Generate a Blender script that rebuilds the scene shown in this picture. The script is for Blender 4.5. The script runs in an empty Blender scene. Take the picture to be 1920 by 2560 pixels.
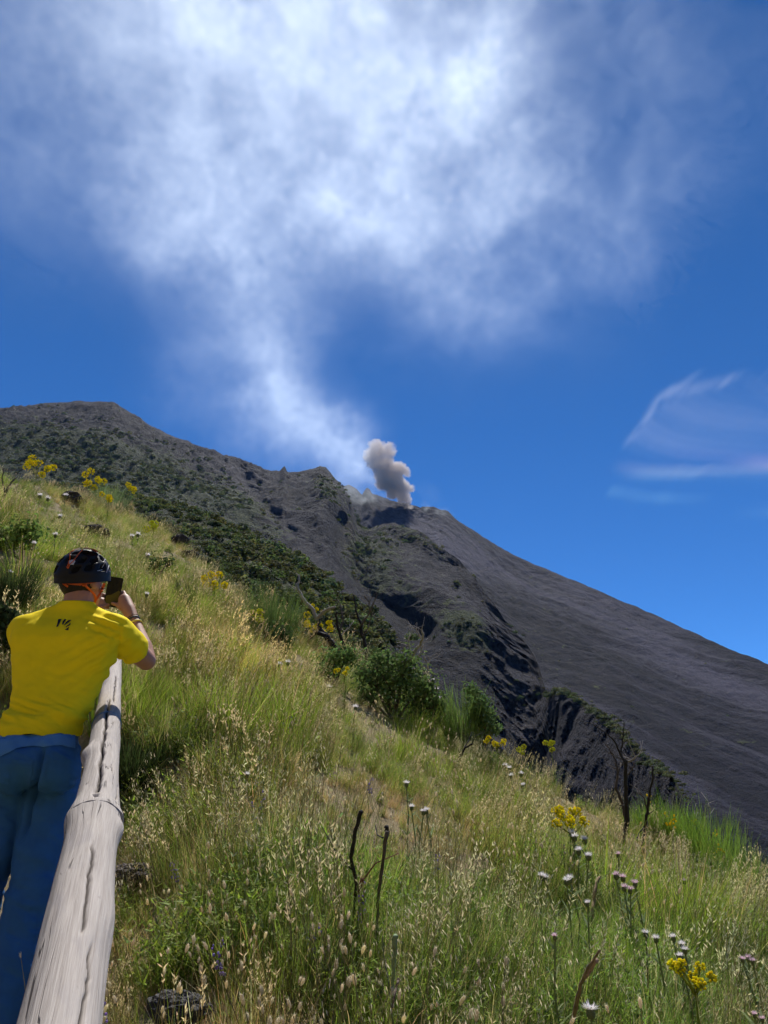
import bpy, bmesh, math, random
import numpy as np
from mathutils import Vector, Matrix
from mathutils.bvhtree import BVHTree

scene = bpy.context.scene
COL = scene.collection
rng = np.random.default_rng(7)
random.seed(7)

# ---------------------------------------------------------------- camera
TH = math.radians(20.0)
CT, ST = math.cos(TH), math.sin(TH)
cam_data = bpy.data.cameras.new("camera")
cam_data.sensor_fit = 'HORIZONTAL'
cam_data.sensor_width = 36.0
cam_data.lens = 36.0
cam_data.clip_start = 0.05
cam_data.clip_end = 60000.0
cam = bpy.data.objects.new("camera", cam_data)
cam.location = (0, 0, 0)
cam.rotation_euler = (math.pi / 2 + TH, 0, 0)
COL.objects.link(cam)
scene.camera = cam

# ---------------------------------------------------------------- sky, sun, exposure
SUN_EL, SUN_AZ = math.radians(57.0), math.radians(3.0)      # azimuth clockwise from +Y
world = bpy.data.worlds.new("World")
scene.world = world
world.use_nodes = True
wn = world.node_tree
wn.nodes.clear()
w_out = wn.nodes.new('ShaderNodeOutputWorld')
w_bg = wn.nodes.new('ShaderNodeBackground')
w_bg.inputs['Strength'].default_value = 0.105
w_sky = wn.nodes.new('ShaderNodeTexSky')
w_sky.sky_type = 'NISHITA'
w_sky.sun_disc = False
w_sky.sun_elevation = SUN_EL
w_sky.sun_rotation = SUN_AZ
w_sky.altitude = 3500.0
w_sky.air_density = 0.75
w_sky.dust_density = 0.0
w_sky.ozone_density = 10.0
w_hsv = wn.nodes.new('ShaderNodeHueSaturation')
w_hsv.inputs['Saturation'].default_value = 1.13
w_hsv.inputs['Value'].default_value = 1.1
wn.links.new(w_sky.outputs[0], w_hsv.inputs['Color'])
wn.links.new(w_hsv.outputs[0], w_bg.inputs['Color'])
wn.links.new(w_bg.outputs[0], w_out.inputs['Surface'])

sun_data = bpy.data.lights.new("sun", 'SUN')
sun_data.energy = 5.0
sun_data.angle = math.radians(0.53)
sun_data.color = (1.0, 0.955, 0.88)
sun = bpy.data.objects.new("sun", sun_data)
sdir = Vector((math.sin(SUN_AZ) * math.cos(SUN_EL), math.cos(SUN_AZ) * math.cos(SUN_EL), math.sin(SUN_EL)))
sun.rotation_euler = (-sdir).to_track_quat('-Z', 'Y').to_euler()
sun.location = (0, 0, 50)
COL.objects.link(sun)

scene.view_settings.view_transform = 'Standard'
scene.view_settings.look = 'None'
scene.view_settings.exposure = 0.35
scene.view_settings.gamma = 1.0
scene.view_settings.use_curve_mapping = False
scene.render.engine = 'CYCLES'
cy = scene.cycles
cy.use_denoising = True
cy.max_bounces = 6
cy.diffuse_bounces = 2
cy.glossy_bounces = 2
cy.transmission_bounces = 4
cy.transparent_max_bounces = 8
cy.volume_bounces = 5
cy.volume_step_rate = 2.6
cy.volume_max_steps = 96
cy.caustics_reflective = False
cy.caustics_refractive = False
cy.use_adaptive_sampling = True
cy.adaptive_threshold = 0.028
cy.adaptive_min_samples = 24

# ---------------------------------------------------------------- small helpers
W = 1920.0


def P(px, py, d):
    """point at photo position (px, py) of 1920 x 2560, at depth d along the lens axis"""
    u, v = (px - 960.0) / W, (1280.0 - py) / W
    return Vector((d * u, d * (CT - v * ST), d * (ST + v * CT)))


def azte(px, py):
    u, v = (px - 960.0) / W, (1280.0 - py) / W
    y = CT - v * ST
    return math.atan2(u, y), (ST + v * CT) / math.hypot(u, y)


def to_px(x, y, z):
    d = y * CT + z * ST
    up = -y * ST + z * CT
    return 960.0 + W * x / d, 1280.0 - W * up / d


def sst(a, b, x):
    t = np.clip((np.asarray(x, float) - a) / (b - a), 0, 1)
    return t * t * (3 - 2 * t)


def _hash(ix, iy, iz, seed):
    h = (ix.astype(np.int64) * 374761393 + iy.astype(np.int64) * 668265263 + iz.astype(np.int64) * 2147483647 + seed * 974634777) & 0xFFFFFFFF
    h = ((h ^ (h >> 13)) * 1274126177) & 0xFFFFFFFF
    h = ((h ^ (h >> 16)) * 2246822519) & 0xFFFFFFFF
    h = h ^ (h >> 15)
    return (h & 0xFFFFFF).astype(np.float64) / float(0xFFFFFF)


def vnoise(x, y, z=0.0, seed=0):
    """smooth value noise, -1..1"""
    x, y, z = np.broadcast_arrays(np.asarray(x, float), np.asarray(y, float), np.asarray(z, float))
    ix, iy, iz = np.floor(x), np.floor(y), np.floor(z)
    fx, fy, fz = x - ix, y - iy, z - iz
    fx = fx * fx * fx * (fx * (fx * 6 - 15) + 10)
    fy = fy * fy * fy * (fy * (fy * 6 - 15) + 10)
    fz = fz * fz * fz * (fz * (fz * 6 - 15) + 10)
    r = 0.0
    for dx in (0, 1):
        wx = fx if dx else 1 - fx
        for dy in (0, 1):
            wy = fy if dy else 1 - fy
            for dz in (0, 1):
                wz = fz if dz else 1 - fz
                r = r + wx * wy * wz * _hash(ix + dx, iy + dy, iz + dz, seed)
    return r * 2 - 1


def fbm(x, y, z=0.0, octv=4, seed=0, gain=0.5, ridged=False):
    a, s, tot = 1.0, 0.0, 0.0
    for o in range(octv):
        n = vnoise(np.asarray(x) * 2 ** o + 17.3 * o, np.asarray(y) * 2 ** o - 9.1 * o, np.asarray(z) * 2 ** o + 3.7 * o, seed + o)
        if ridged:
            n = 1 - 2 * np.abs(n)
        s = s + a * n
        tot += a
        a *= gain
    return s / tot


def mesh_obj(name, verts, faces, mat=None, parent=None, smooth=True, attrs=None, link=True):
    me = bpy.data.meshes.new(name)
    me.from_pydata([tuple(map(float, v)) for v in verts] if not isinstance(verts, np.ndarray) else verts.tolist(), [],
                   faces.tolist() if isinstance(faces, np.ndarray) else faces)
    if smooth:
        me.polygons.foreach_set('use_smooth', np.ones(len(me.polygons), dtype=bool))
    if attrs:
        for k, a in attrs.items():
            a = np.asarray(a, dtype=np.float32)
            if a.ndim == 2:
                at = me.attributes.new(k, 'FLOAT_COLOR', 'POINT')
                if a.shape[1] == 3:
                    a = np.concatenate([a, np.ones((len(a), 1), np.float32)], 1)
                at.data.foreach_set('color', a.ravel())
            else:
                at = me.attributes.new(k, 'FLOAT', 'POINT')
                at.data.foreach_set('value', a)
    me.update()
    o = bpy.data.objects.new(name, me)
    if link:
        COL.objects.link(o)
    if mat:
        for m in (mat if isinstance(mat, (list, tuple)) else [mat]):
            me.materials.append(m)
    if parent:
        o.parent = parent
    return o


def tag(o, label=None, cat=None, group=None, kind=None):
    if label:
        o['label'] = label
    if cat:
        o['category'] = cat
    if group:
        o['group'] = group
    if kind:
        o['kind'] = kind
    return o


def empty(name, loc=(0, 0, 0)):
    o = bpy.data.objects.new(name, None)
    o.location = loc
    o.empty_display_size = 0.1
    COL.objects.link(o)
    return o


class MB:
    """collects vertices and faces of one mesh, with an optional tint per vertex"""
    def __init__(self):
        self.v, self.f, self.c = [], [], []

    def add(self, verts, faces, col=None):
        b = len(self.v)
        self.v.extend([tuple(p) for p in verts])
        self.f.extend([tuple(i + b for i in f) for f in faces])
        self.c.extend([col or (1, 1, 1)] * len(verts))

    def tube(self, pts, rad, n=6, col=None, cap=True, squash=None):
        pts = [Vector(p) for p in pts]
        m = len(pts)
        if not hasattr(rad, '__len__'):
            rad = [rad] * m
        vs, fs = [], []
        t0 = (pts[1] - pts[0]).normalized()
        ref = Vector((0, 0, 1)) if abs(t0.z) < 0.9 else Vector((1, 0, 0))
        nrm = (ref - t0 * ref.dot(t0)).normalized()
        for i, p in enumerate(pts):
            t = (pts[min(i + 1, m - 1)] - pts[max(i - 1, 0)])
            t = t.normalized() if t.length > 1e-9 else t0
            nrm = nrm - t * nrm.dot(t)
            nrm = nrm.normalized() if nrm.length > 1e-6 else t.orthogonal().normalized()
            b = t.cross(nrm)
            for k in range(n):
                a = 2 * math.pi * k / n
                vs.append(p + (nrm * math.cos(a) + b * math.sin(a) * (squash or 1.0)) * rad[i])
        for i in range(m - 1):
            for k in range(n):
                fs.append((i * n + k, i * n + (k + 1) % n, (i + 1) * n + (k + 1) % n, (i + 1) * n + k))
        if cap:
            fs.append(tuple(range(n - 1, -1, -1)))
            fs.append(tuple((m - 1) * n + k for k in range(n)))
        self.add(vs, fs, col)

    def ball(self, c, r, seg=8, ring=5, col=None, axes=None, jitter=0.0):
        c = Vector(c)
        r = (r, r, r) if not hasattr(r, '__len__') else r
        ax = axes or (Vector((1, 0, 0)), Vector((0, 1, 0)), Vector((0, 0, 1)))
        vs, fs = [], []

        def q(a, b, s):
            j = 1 + random.uniform(-jitter, jitter)
            return c + (ax[0] * (r[0] * a) + ax[1] * (r[1] * b) + ax[2] * (r[2] * s)) * j
        vs.append(q(0, 0, -1))
        for i in range(1, ring):
            ph = -math.pi / 2 + math.pi * i / ring
            for k in range(seg):
                a = 2 * math.pi * k / seg
                vs.append(q(math.cos(ph) * math.cos(a), math.cos(ph) * math.sin(a), math.sin(ph)))
        vs.append(q(0, 0, 1))
        for k in range(seg):
            fs.append((0, 1 + (k + 1) % seg, 1 + k))
        for i in range(ring - 2):
            for k in range(seg):
                a, b = 1 + i * seg + k, 1 + i * seg + (k + 1) % seg
                fs.append((a, b, b + seg, a + seg))
        l = len(vs) - 1
        for k in range(seg):
            fs.append((l, l - seg + k, l - seg + (k + 1) % seg))
        self.add(vs, fs, col)

    def box(self, c, sx, sy, sz, axes=None, col=None):
        c = Vector(c)
        ax = axes or (Vector((1, 0, 0)), Vector((0, 1, 0)), Vector((0, 0, 1)))
        vs = [c + ax[0] * (sx * i) + ax[1] * (sy * j) + ax[2] * (sz * k) for k in (-.5, .5) for j in (-.5, .5) for i in (-.5, .5)]
        self.add(vs, [(0, 2, 3, 1), (4, 5, 7, 6), (0, 1, 5, 4), (2, 6, 7, 3), (0, 4, 6, 2), (1, 3, 7, 5)], col)

    def build(self, name, mat=None, parent=None, smooth=True, link=True):
        return mesh_obj(name, self.v, self.f, mat, parent, smooth, {'tint': np.array(self.c, dtype=np.float32)} if self.v else None, link)


# ---------------------------------------------------------------- node helpers
def new_mat(name):
    m = bpy.data.materials.new(name)
    m.use_nodes = True
    nt = m.node_tree
    nt.nodes.clear()
    out = nt.nodes.new('ShaderNodeOutputMaterial')
    return m, nt, out


class NT:
    def __init__(self, nt):
        self.nt = nt

    def n(self, typ, **kw):
        nd = self.nt.nodes.new(typ)
        for k, v in kw.items():
            setattr(nd, k, v)
        return nd

    def l(self, a, b):
        self.nt.links.new(a, b)

    def val(self, sock, v):
        if hasattr(v, 'is_linked') or isinstance(v, bpy.types.NodeSocket):
            self.l(v, sock)
        elif v is not None:
            sock.default_value = v

    def math(self, op, a, b=None, c=None, clamp=False):
        nd = self.n('ShaderNodeMath', operation=op, use_clamp=clamp)
        self.val(nd.inputs[0], a)
        if b is not None:
            self.val(nd.inputs[1], b)
        if c is not None:
            self.val(nd.inputs[2], c)
        return nd.outputs[0]

    def noise(self, vec, scale, detail=4, rough=0.55, dist=0.0):
        nd = self.n('ShaderNodeTexNoise')
        if vec is not None:
            self.l(vec, nd.inputs['Vector'])
        nd.inputs['Scale'].default_value = scale
        nd.inputs['Detail'].default_value = detail
        nd.inputs['Roughness'].default_value = rough
        nd.inputs['Distortion'].default_value = dist
        return nd.outputs['Fac']

    def ramp(self, fac, stops):
        nd = self.n('ShaderNodeValToRGB')
        cr = nd.color_ramp
        while len(cr.elements) < len(stops):
            cr.elements.new(0.5)
        for e, (p, c) in zip(cr.elements, stops):
            e.position = p
            e.color = (*c, 1) if len(c) == 3 else c
        self.val(nd.inputs[0], fac)
        return nd.outputs[0]

    def mix(self, fac, a, b, blend='MIX'):
        nd = self.n('ShaderNodeMix', data_type='RGBA', blend_type=blend)
        self.val(nd.inputs[0], fac)
        for s, v in ((nd.inputs[6], a), (nd.inputs[7], b)):
            if isinstance(v, (tuple, list)):
                s.default_value = (*v, 1) if len(v) == 3 else v
            else:
                self.l(v, s)
        return nd.outputs[2]

    def attr(self, name, typ='GEOMETRY'):
        nd = self.n('ShaderNodeAttribute', attribute_name=name, attribute_type=typ)
        return nd

    def mapping(self, vec, scale=(1, 1, 1), rot=(0, 0, 0), loc=(0, 0, 0)):
        nd = self.n('ShaderNodeMapping')
        self.l(vec, nd.inputs['Vector'])
        nd.inputs['Scale'].default_value = scale
        nd.inputs['Rotation'].default_value = rot
        nd.inputs['Location'].default_value = loc
        return nd.outputs[0]

    def bump(self, height, strength=0.5, dist=0.01, normal=None):
        nd = self.n('ShaderNodeBump')
        nd.inputs['Strength'].default_value = strength
        nd.inputs['Distance'].default_value = dist
        self.l(height, nd.inputs['Height'])
        if normal is not None:
            self.l(normal, nd.inputs['Normal'])
        return nd.outputs[0]


def simple_mat(name, col, rough=0.7, bump_scale=None, bump_str=0.3, bump_dist=0.002, var=0.0, tint=False, spec=0.3, metallic=0.0, trans=0.0):
    """one principled surface with grain; tint multiplies by the vertex tint, trans adds light coming through"""
    m, nt, out = new_mat(name)
    N = NT(nt)
    bs = N.n('ShaderNodeBsdfPrincipled')
    bs.inputs['Roughness'].default_value = rough
    bs.inputs['Metallic'].default_value = metallic
    bs.inputs['Specular IOR Level'].default_value = spec
    tc = N.n('ShaderNodeTexCoord')
    c = None
    base = N.n('ShaderNodeRGB')
    base.outputs[0].default_value = (*col, 1)
    c = base.outputs[0]
    if tint:
        c = N.mix(1.0, c, N.attr('tint').outputs['Color'], 'MULTIPLY')
    if var > 0:
        nz = N.noise(tc.outputs['Object'], 18, 4)
        c = N.mix(1.0, c, N.ramp(nz, [(0.25, (1 - var,) * 3), (0.75, (1 + var,) * 3)]), 'MULTIPLY')
    N.l(c, bs.inputs['Base Color'])
    if bump_scale:
        h = N.noise(tc.outputs['Object'], bump_scale, 4)
        N.l(N.bump(h, bump_str, bump_dist), bs.inputs['Normal'])
    if trans > 0:
        tr = N.n('ShaderNodeBsdfTranslucent')
        N.l(c, tr.inputs['Color'])
        mx = N.n('ShaderNodeMixShader')
        mx.inputs[0].default_value = trans
        N.l(bs.outputs[0], mx.inputs[1])
        N.l(tr.outputs[0], mx.inputs[2])
        N.l(mx.outputs[0], out.inputs['Surface'])
    else:
        N.l(bs.outputs[0], out.inputs['Surface'])
    return m
# ================================================================ THE HILLSIDE UNDERFOOT
RAIL_A, RAIL_B, RAIL_C = P(148, 2560, 1.05), P(238, 2050, 1.85), P(287, 1645, 5.6)


def rail_x(y):
    return np.interp(y, [RAIL_A.y, RAIL_B.y, RAIL_C.y, 12], [RAIL_A.x, RAIL_B.x, RAIL_C.x, RAIL_C.x - 3]) + np.where(np.asarray(y) < RAIL_A.y, (RAIL_A.y - np.asarray(y)) * 0.33, 0)


def base_ground(x, y):
    x, y = np.asarray(x, float), np.asarray(y, float)
    s = 0.22 + 0.78 * sst(1.5, 8.5, y)
    z = -1.45 + 0.24 * y - 0.5 * x * s
    # unseen dry bank added behind the viewer to bounce warm light forward
    z = z + np.where(y < -3.0, 0.24 * (-3.0 - y), 0.0) + 0.55 * np.maximum(-4.0 - y, 0.0) * sst(-4, -7, y)
    z = z + 0.16 * fbm(x * 0.35, y * 0.35, 0, 3, 11) * sst(1.0, 5.0, np.hypot(x, y)) + 0.05 * fbm(x * 1.3, y * 1.3, 0, 3, 12)
    xt = rail_x(y) - 0.62
    d = x - xt
    w = sst(1.75, 0.62, d) * sst(-1.5, -0.55, d) * sst(6.2, 4.2, y)
    zt = -1.52 + 0.24 * y + 0.02 * fbm(x * 2, y * 2, 0, 3, 13)
    return z * (1 - w) + np.minimum(zt, z) * w


# where the grass slope breaks off, as seen against the mountain
BREAK = [(-500, 1150), (-200, 1160), (0, 1192), (130, 1215), (240, 1240), (330, 1270), (400, 1300), (480, 1365), (560, 1430), (640, 1490), (700, 1530), (800, 1590),
         (900, 1650), (1000, 1710), (1100, 1770), (1180, 1850), (1250, 1885), (1330, 1920), (1400, 1950), (1480, 1990), (1560, 2030), (1650, 2075),
         (1750, 2135), (1830, 2190), (1880, 2235), (1920, 2275), (2100, 2400), (2500, 2600)]
_br = np.array([azte(p[0], p[1] + 10 + 34 * max(0, min(1, (p[0] - 200) / 450))) for p in BREAK])
_raz = np.linspace(math.radians(-50), math.radians(50), 400)
_rte = np.interp(_raz, _br[:, 0], _br[:, 1])
_rr = np.linspace(6.0, 24.0, 400)
_ge = []
for a, t in zip(_raz, _rte):
    te = base_ground(np.sin(a) * _rr, np.cos(a) * _rr) / _rr
    k = np.where(te >= t)[0]
    _ge.append(_rr[k[0]] if len(k) else 24.0)
_ge = np.array(_ge)
_kk = np.hanning(25)
_ge = np.convolve(np.pad(_ge, 12, mode='edge'), _kk / _kk.sum(), mode='valid')


def edge_r(az):
    return np.interp(az, _raz, _ge)


def ground(x, y):
    x, y = np.asarray(x, float), np.asarray(y, float)
    r, az = np.hypot(x, y), np.arctan2(x, y)
    z = base_ground(x, y)
    d = np.where(y > 0, r - edge_r(az), -5)
    d = d + 0.5 * fbm(x * 0.5, y * 0.5, 0, 3, 21)
    dd = np.maximum(d, 0)
    drop = 0.55 * dd ** 2 / (dd + 0.8) * 2.0
    return z - np.minimum(drop, 40)


def hit(px, py, h=0.0, rmin=1.0):
    """the spot of the hillside seen at a photo position, or the one whose point h above it is seen there"""
    a, t = azte(px, py)
    r = np.linspace(rmin, 26, 2600)
    te = (ground(np.sin(a) * r, np.cos(a) * r) + h) / r
    k = np.where(te >= t)[0]
    rr = r[k[0]] if len(k) else float(edge_r(a))
    x, y = math.sin(a) * rr, math.cos(a) * rr
    return Vector((x, y, float(ground(x, y))))


def gz(x, y):
    """quick height lookup on a fine grid"""
    i, j = (x + 20) / 0.1, (y + 2) / 0.1
    if not (0 <= i < 399 and 0 <= j < 299):
        return float(ground(x, y))
    a, b = int(i), int(j)
    u, v = i - a, j - b
    return float((_gq[b, a] * (1 - u) + _gq[b, a + 1] * u) * (1 - v) + (_gq[b + 1, a] * (1 - u) + _gq[b + 1, a + 1] * u) * v)


_gq = ground(*np.meshgrid(np.arange(400) * 0.1 - 20, np.arange(300) * 0.1 - 2))


def grid_mesh(name, X, Y, Z, mat, attrs=None):
    ny, nx = X.shape
    v = np.stack([X.ravel(), Y.ravel(), Z.ravel()], 1)
    i = np.arange(ny * nx).reshape(ny, nx)
    f = np.stack([i[:-1, :-1].ravel(), i[:-1, 1:].ravel(), i[1:, 1:].ravel(), i[1:, :-1].ravel()], 1)
    return mesh_obj(name, v, f, mat, None, True, {k: a.ravel() for k, a in (attrs or {}).items()})


def soil_material():
    m, nt, out = new_mat("hillside_soil")
    N = NT(nt)
    tc = N.n('ShaderNodeTexCoord')
    bs = N.n('ShaderNodeBsdfPrincipled')
    bs.inputs['Roughness'].default_value = 0.95
    bs.inputs['Specular IOR Level'].default_value = 0.1
    n1 = N.noise(tc.outputs['Object'], 1.2, 5, 0.6)
    n2 = N.noise(tc.outputs['Object'], 30, 5, 0.7)
    c1 = N.ramp(n1, [(0.3, (0.16, 0.13, 0.07)), (0.5, (0.27, 0.215, 0.12)), (0.72, (0.38, 0.30, 0.165))])
    c = N.mix(0.55, c1, N.ramp(n2, [(0.3, (0.11, 0.09, 0.06)), (0.7, (0.38, 0.30, 0.18))]))
    N.l(c, bs.inputs['Base Color'])
    N.l(N.bump(N.noise(tc.outputs['Object'], 45, 6, 0.7), 0.9, 0.03), bs.inputs['Normal'])
    N.l(bs.outputs[0], out.inputs['Surface'])
    return m


gx = np.concatenate([np.linspace(-60, -24.5, 20), np.linspace(-24, 24, 300), np.linspace(24.5, 60, 20)])
gy = np.concatenate([np.linspace(-60, -5.5, 30), np.linspace(-5, 34, 260)])
GX, GY = np.meshgrid(gx, gy)
hs = grid_mesh("hillside", GX, GY, ground(GX, GY), soil_material())
tag(hs, "steep grassy hillside falling away towards the ravine", "hillside", kind="structure")


# ================================================================ THE MOUNTAIN
def row(poly, az):
    q = np.array([(*azte(p[0], p[1]), p[2]) for p in poly])
    q = q[np.argsort(q[:, 0], kind='stable')]
    return np.interp(az, q[:, 0], q[:, 1]), np.interp(az, q[:, 0], q[:, 2])


def layer(name, rows, counts, naz, az0, az1, mat, relief, back=(0.25, -0.6, 20), shape=None):
    """a mountain face: rows of ridge lines from its hidden foot up to its crest, then down behind it"""
    az = np.radians(np.linspace(az0, az1, naz))
    R, Z, T = [], [], []
    for k in range(len(rows) - 1):
        (te0, r0), (te1, r1) = row(rows[k], az), row(rows[k + 1], az)
        z0, z1 = te0 * r0, te1 * r1
        last = k == len(rows) - 2
        for t in np.linspace(0, 1, counts[k], endpoint=last):
            R.append(r0 + (r1 - r0) * t)
            Z.append(z0 + (z1 - z0) * t)
            T.append(k + t)
    te1, r1 = row(rows[-1], az)
    for t in np.linspace(0, 1, back[2] + 1)[1:]:
        R.append(r1 * (1 + back[0] * t))
        Z.append(te1 * r1 + back[1] * r1 * back[0] * t)
        T.append(len(rows) - 1 + t)
    R, Z, T = np.array(R), np.array(Z), np.array(T)[:, None] * np.ones((1, naz))
    A = az[None, :] * np.ones_like(R)
    X, Y = R * np.sin(A), R * np.cos(A)
    PX, PY = to_px(X, Y, Z)
    dr, dz, attrs = relief(X, Y, Z, R, T, PX, PY)
    R2 = R * (1 + dr)
    X, Y, Z = R2 * np.sin(A), R2 * np.cos(A), Z * (1 + dr) + dz
    FIELD[name] = (X, Y, Z, attrs['veg'], T)
    return grid_mesh(name, X, Y, Z, mat, attrs)


FIELD = {}


def seg_dist(PX, PY, line):
    best = np.full(PX.shape, 1e9)
    for (x0, y0), (x1, y1) in zip(line[:-1], line[1:]):
        dx, dy = x1 - x0, y1 - y0
        t = np.clip(((PX - x0) * dx + (PY - y0) * dy) / (dx * dx + dy * dy), 0, 1)
        best = np.minimum(best, np.hypot(PX - x0 - t * dx, PY - y0 - t * dy))
    return best


def blob(PX, PY, cx, cy, rx, ry, ang=0.0):
    a = math.radians(ang)
    dx, dy = PX - cx, PY - cy
    u, v = dx * math.cos(a) + dy * math.sin(a), -dx * math.sin(a) + dy * math.cos(a)
    return np.exp(-(u / rx) ** 2 - (v / ry) ** 2)


def rock_material(name, dark, mid, light, streak_axis=None, veg=True, fine=0.35, haze=0.0):
    m, nt, out = new_mat(name)
    N = NT(nt)
    tc = N.n('ShaderNodeTexCoord')
    ob = tc.outputs['Object']
    bs = N.n('ShaderNodeBsdfPrincipled')
    bs.inputs['Roughness'].default_value = 0.92
    bs.inputs['Specular IOR Level'].default_value = 0.15
    n1 = N.noise(ob, 0.012, 6, 0.62)
    n2 = N.noise(ob, 0.09, 6, 0.7)
    n3 = N.noise(ob, fine, 4, 0.75)
    if streak_axis is not None:
        # turn so that local x runs down the fall line, then stretch along it
        wv = N.n('ShaderNodeTexNoise')
        N.l(ob, wv.inputs['Vector'])
        wv.inputs['Scale'].default_value = 0.012
        wo = N.n('ShaderNodeVectorMath', operation='MULTIPLY_ADD')
        N.l(wv.outputs['Color'], wo.inputs[0])
        wo.inputs[1].default_value = (34, 34, 0)
        N.l(ob, wo.inputs[2])
        mp = N.mapping(wo.outputs[0], (1, 1, 1), (0, 0, -streak_axis))
        st = N.mapping(mp, (0.0035, 0.055, 0.0))
        s1 = N.noise(st, 1.0, 5, 0.6, 0.3)
        st2 = N.mapping(mp, (0.012, 0.24, 0.0))
        s2 = N.noise(st2, 1.0, 5, 0.65, 0.4)
        st3 = N.mapping(mp, (0.0013, 0.011, 0.0))
        s3 = N.noise(st3, 1.0, 3, 0.5)
        n4 = N.noise(ob, 0.9, 3, 0.7)
        f = N.math('ADD', N.math('MULTIPLY', s1, 0.38), N.math('MULTIPLY', s2, 0.30))
        f = N.math('ADD', f, N.math('ADD', N.math('MULTIPLY', s3, 0.12), N.math('MULTIPLY', n1, 0.05)))
        f = N.math('ADD', f, N.math('ADD', N.math('MULTIPLY', n3, 0.08), N.math('MULTIPLY', n4, 0.07)))
    else:
        f = N.math('ADD', N.math('MULTIPLY', n1, 0.38), N.math('ADD', N.math('MULTIPLY', n2, 0.37), N.math('MULTIPLY', n3, 0.25)))
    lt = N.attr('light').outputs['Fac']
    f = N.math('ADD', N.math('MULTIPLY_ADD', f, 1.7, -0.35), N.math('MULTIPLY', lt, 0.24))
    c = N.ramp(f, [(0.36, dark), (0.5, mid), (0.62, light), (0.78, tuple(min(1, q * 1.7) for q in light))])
    if veg:
        vg = N.attr('veg').outputs['Fac']
        g = N.ramp(N.math('ADD', N.math('MULTIPLY', n2, 0.5), N.math('MULTIPLY', n3, 0.5)),
                   [(0.34, (0.012, 0.017, 0.007)), (0.5, (0.03, 0.042, 0.014)), (0.66, (0.075, 0.088, 0.032))])
        k = N.math('ADD', N.math('MULTIPLY', vg, 1.25), N.math('MULTIPLY', N.math('SUBTRACT', n2, 0.5), 2.2))
        k = N.math('ADD', k, N.math('MULTIPLY', N.math('SUBTRACT', n3, 0.5), 1.0))
        k = N.ramp(k, [(0.38, (0, 0, 0)), (0.62, (1, 1, 1))])
        c = N.mix(k, c, g)
    N.l(c, bs.inputs['Base Color'])
    n5 = N.noise(ob, fine * 2.2, 3, 0.7)
    h = N.math('ADD', N.math('MULTIPLY', n2, 7.0), N.math('ADD', N.math('MULTIPLY', n3, 2.6), N.math('MULTIPLY', n5, 1.3)))
    N.l(N.bump(h, 1.0, 1.0), bs.inputs['Normal'])
    N.l(bs.outputs[0], out.inputs['Surface'])
    return m


# ---- the dark scree slope under the craters
CREST_C = [(-500, 1300, 1000), (600, 1262, 1000), (780, 1232, 1000), (840, 1220, 1000), (872, 1214, 1000), (890, 1224, 1000), (905, 1238, 1000), (912, 1226, 1000), (917, 1221, 1000), (924, 1224, 1000), (930, 1236, 1000), (945, 1238, 1000), (960, 1245, 1000), (975, 1252, 1000), (1000, 1256, 1000), (1030, 1264, 1000), (1060, 1270, 1000), (1090, 1272, 1000), (1120, 1281, 993), (1150, 1304, 982), (1200, 1338, 965), (1260, 1374, 944), (1330, 1408, 916), (1400, 1436, 885), (1500, 1478, 840), (1600, 1522, 790), (1700, 1566, 740), (1800, 1610, 695), (1860, 1634, 667), (1920, 1658, 640), (2300, 1830, 560), (2700, 2000, 520)]
FOOT_C = [(-500, 1500, 800), (800, 1420, 780), (960, 1400, 740), (1100, 1460, 660), (1250, 1660, 560), (1400, 1850, 450), (1600, 2060, 360), (1720, 2220, 320),
          (1920, 2450, 280), (2300, 2700, 260), (2700, 2900, 250)]
FALL = math.radians(-60)


def relief_c(X, Y, Z, R, T, PX, PY):
    a = X * math.cos(FALL) + Y * math.sin(FALL)
    p = -X * math.sin(FALL) + Y * math.cos(FALL)
    amp = 1.0 - 0.55 * sst(0.9, 1.0, T)
    pw = p + 14 * fbm(X * 0.012, Y * 0.012, 0, 3, 30)
    dz = 6.5 * fbm(a * 0.005, pw * 0.024, 0, 4, 31) * (1 + fbm(X * 0.008, Y * 0.008, 0, 2, 33)) + 2.2 * fbm(a * 0.025, pw * 0.11, 0, 3, 35) + 1.6 * fbm(X * 0.13, Y * 0.13, 0, 4, 37)
    dz = dz * amp * np.clip(R / 600, 0.35, 1.2)
    crag = blob(PX, PY, 1000, 1285, 110, 28)
    dz = dz + crag * 9 * fbm(X * 0.05, Y * 0.05, 0, 4, 39, ridged=True)
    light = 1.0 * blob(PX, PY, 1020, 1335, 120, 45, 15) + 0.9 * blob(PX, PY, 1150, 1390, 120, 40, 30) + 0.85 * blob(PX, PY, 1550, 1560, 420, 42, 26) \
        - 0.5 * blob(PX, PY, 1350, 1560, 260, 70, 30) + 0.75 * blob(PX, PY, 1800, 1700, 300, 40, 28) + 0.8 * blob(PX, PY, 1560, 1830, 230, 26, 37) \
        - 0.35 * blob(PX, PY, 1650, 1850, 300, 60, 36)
    veg = 0.12 * (fbm(X * 0.03, Y * 0.03, 0, 3, 41) > 0.28)
    return np.zeros_like(R), dz, {'light': light, 'veg': veg}


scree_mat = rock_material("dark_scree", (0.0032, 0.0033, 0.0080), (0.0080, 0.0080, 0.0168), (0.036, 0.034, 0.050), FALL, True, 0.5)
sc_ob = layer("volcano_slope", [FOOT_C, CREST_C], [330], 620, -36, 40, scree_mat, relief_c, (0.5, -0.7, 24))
tag(sc_ob, "dark scree slope of the volcano running down below the smoking craters", "volcano slope", kind="structure")

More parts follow.
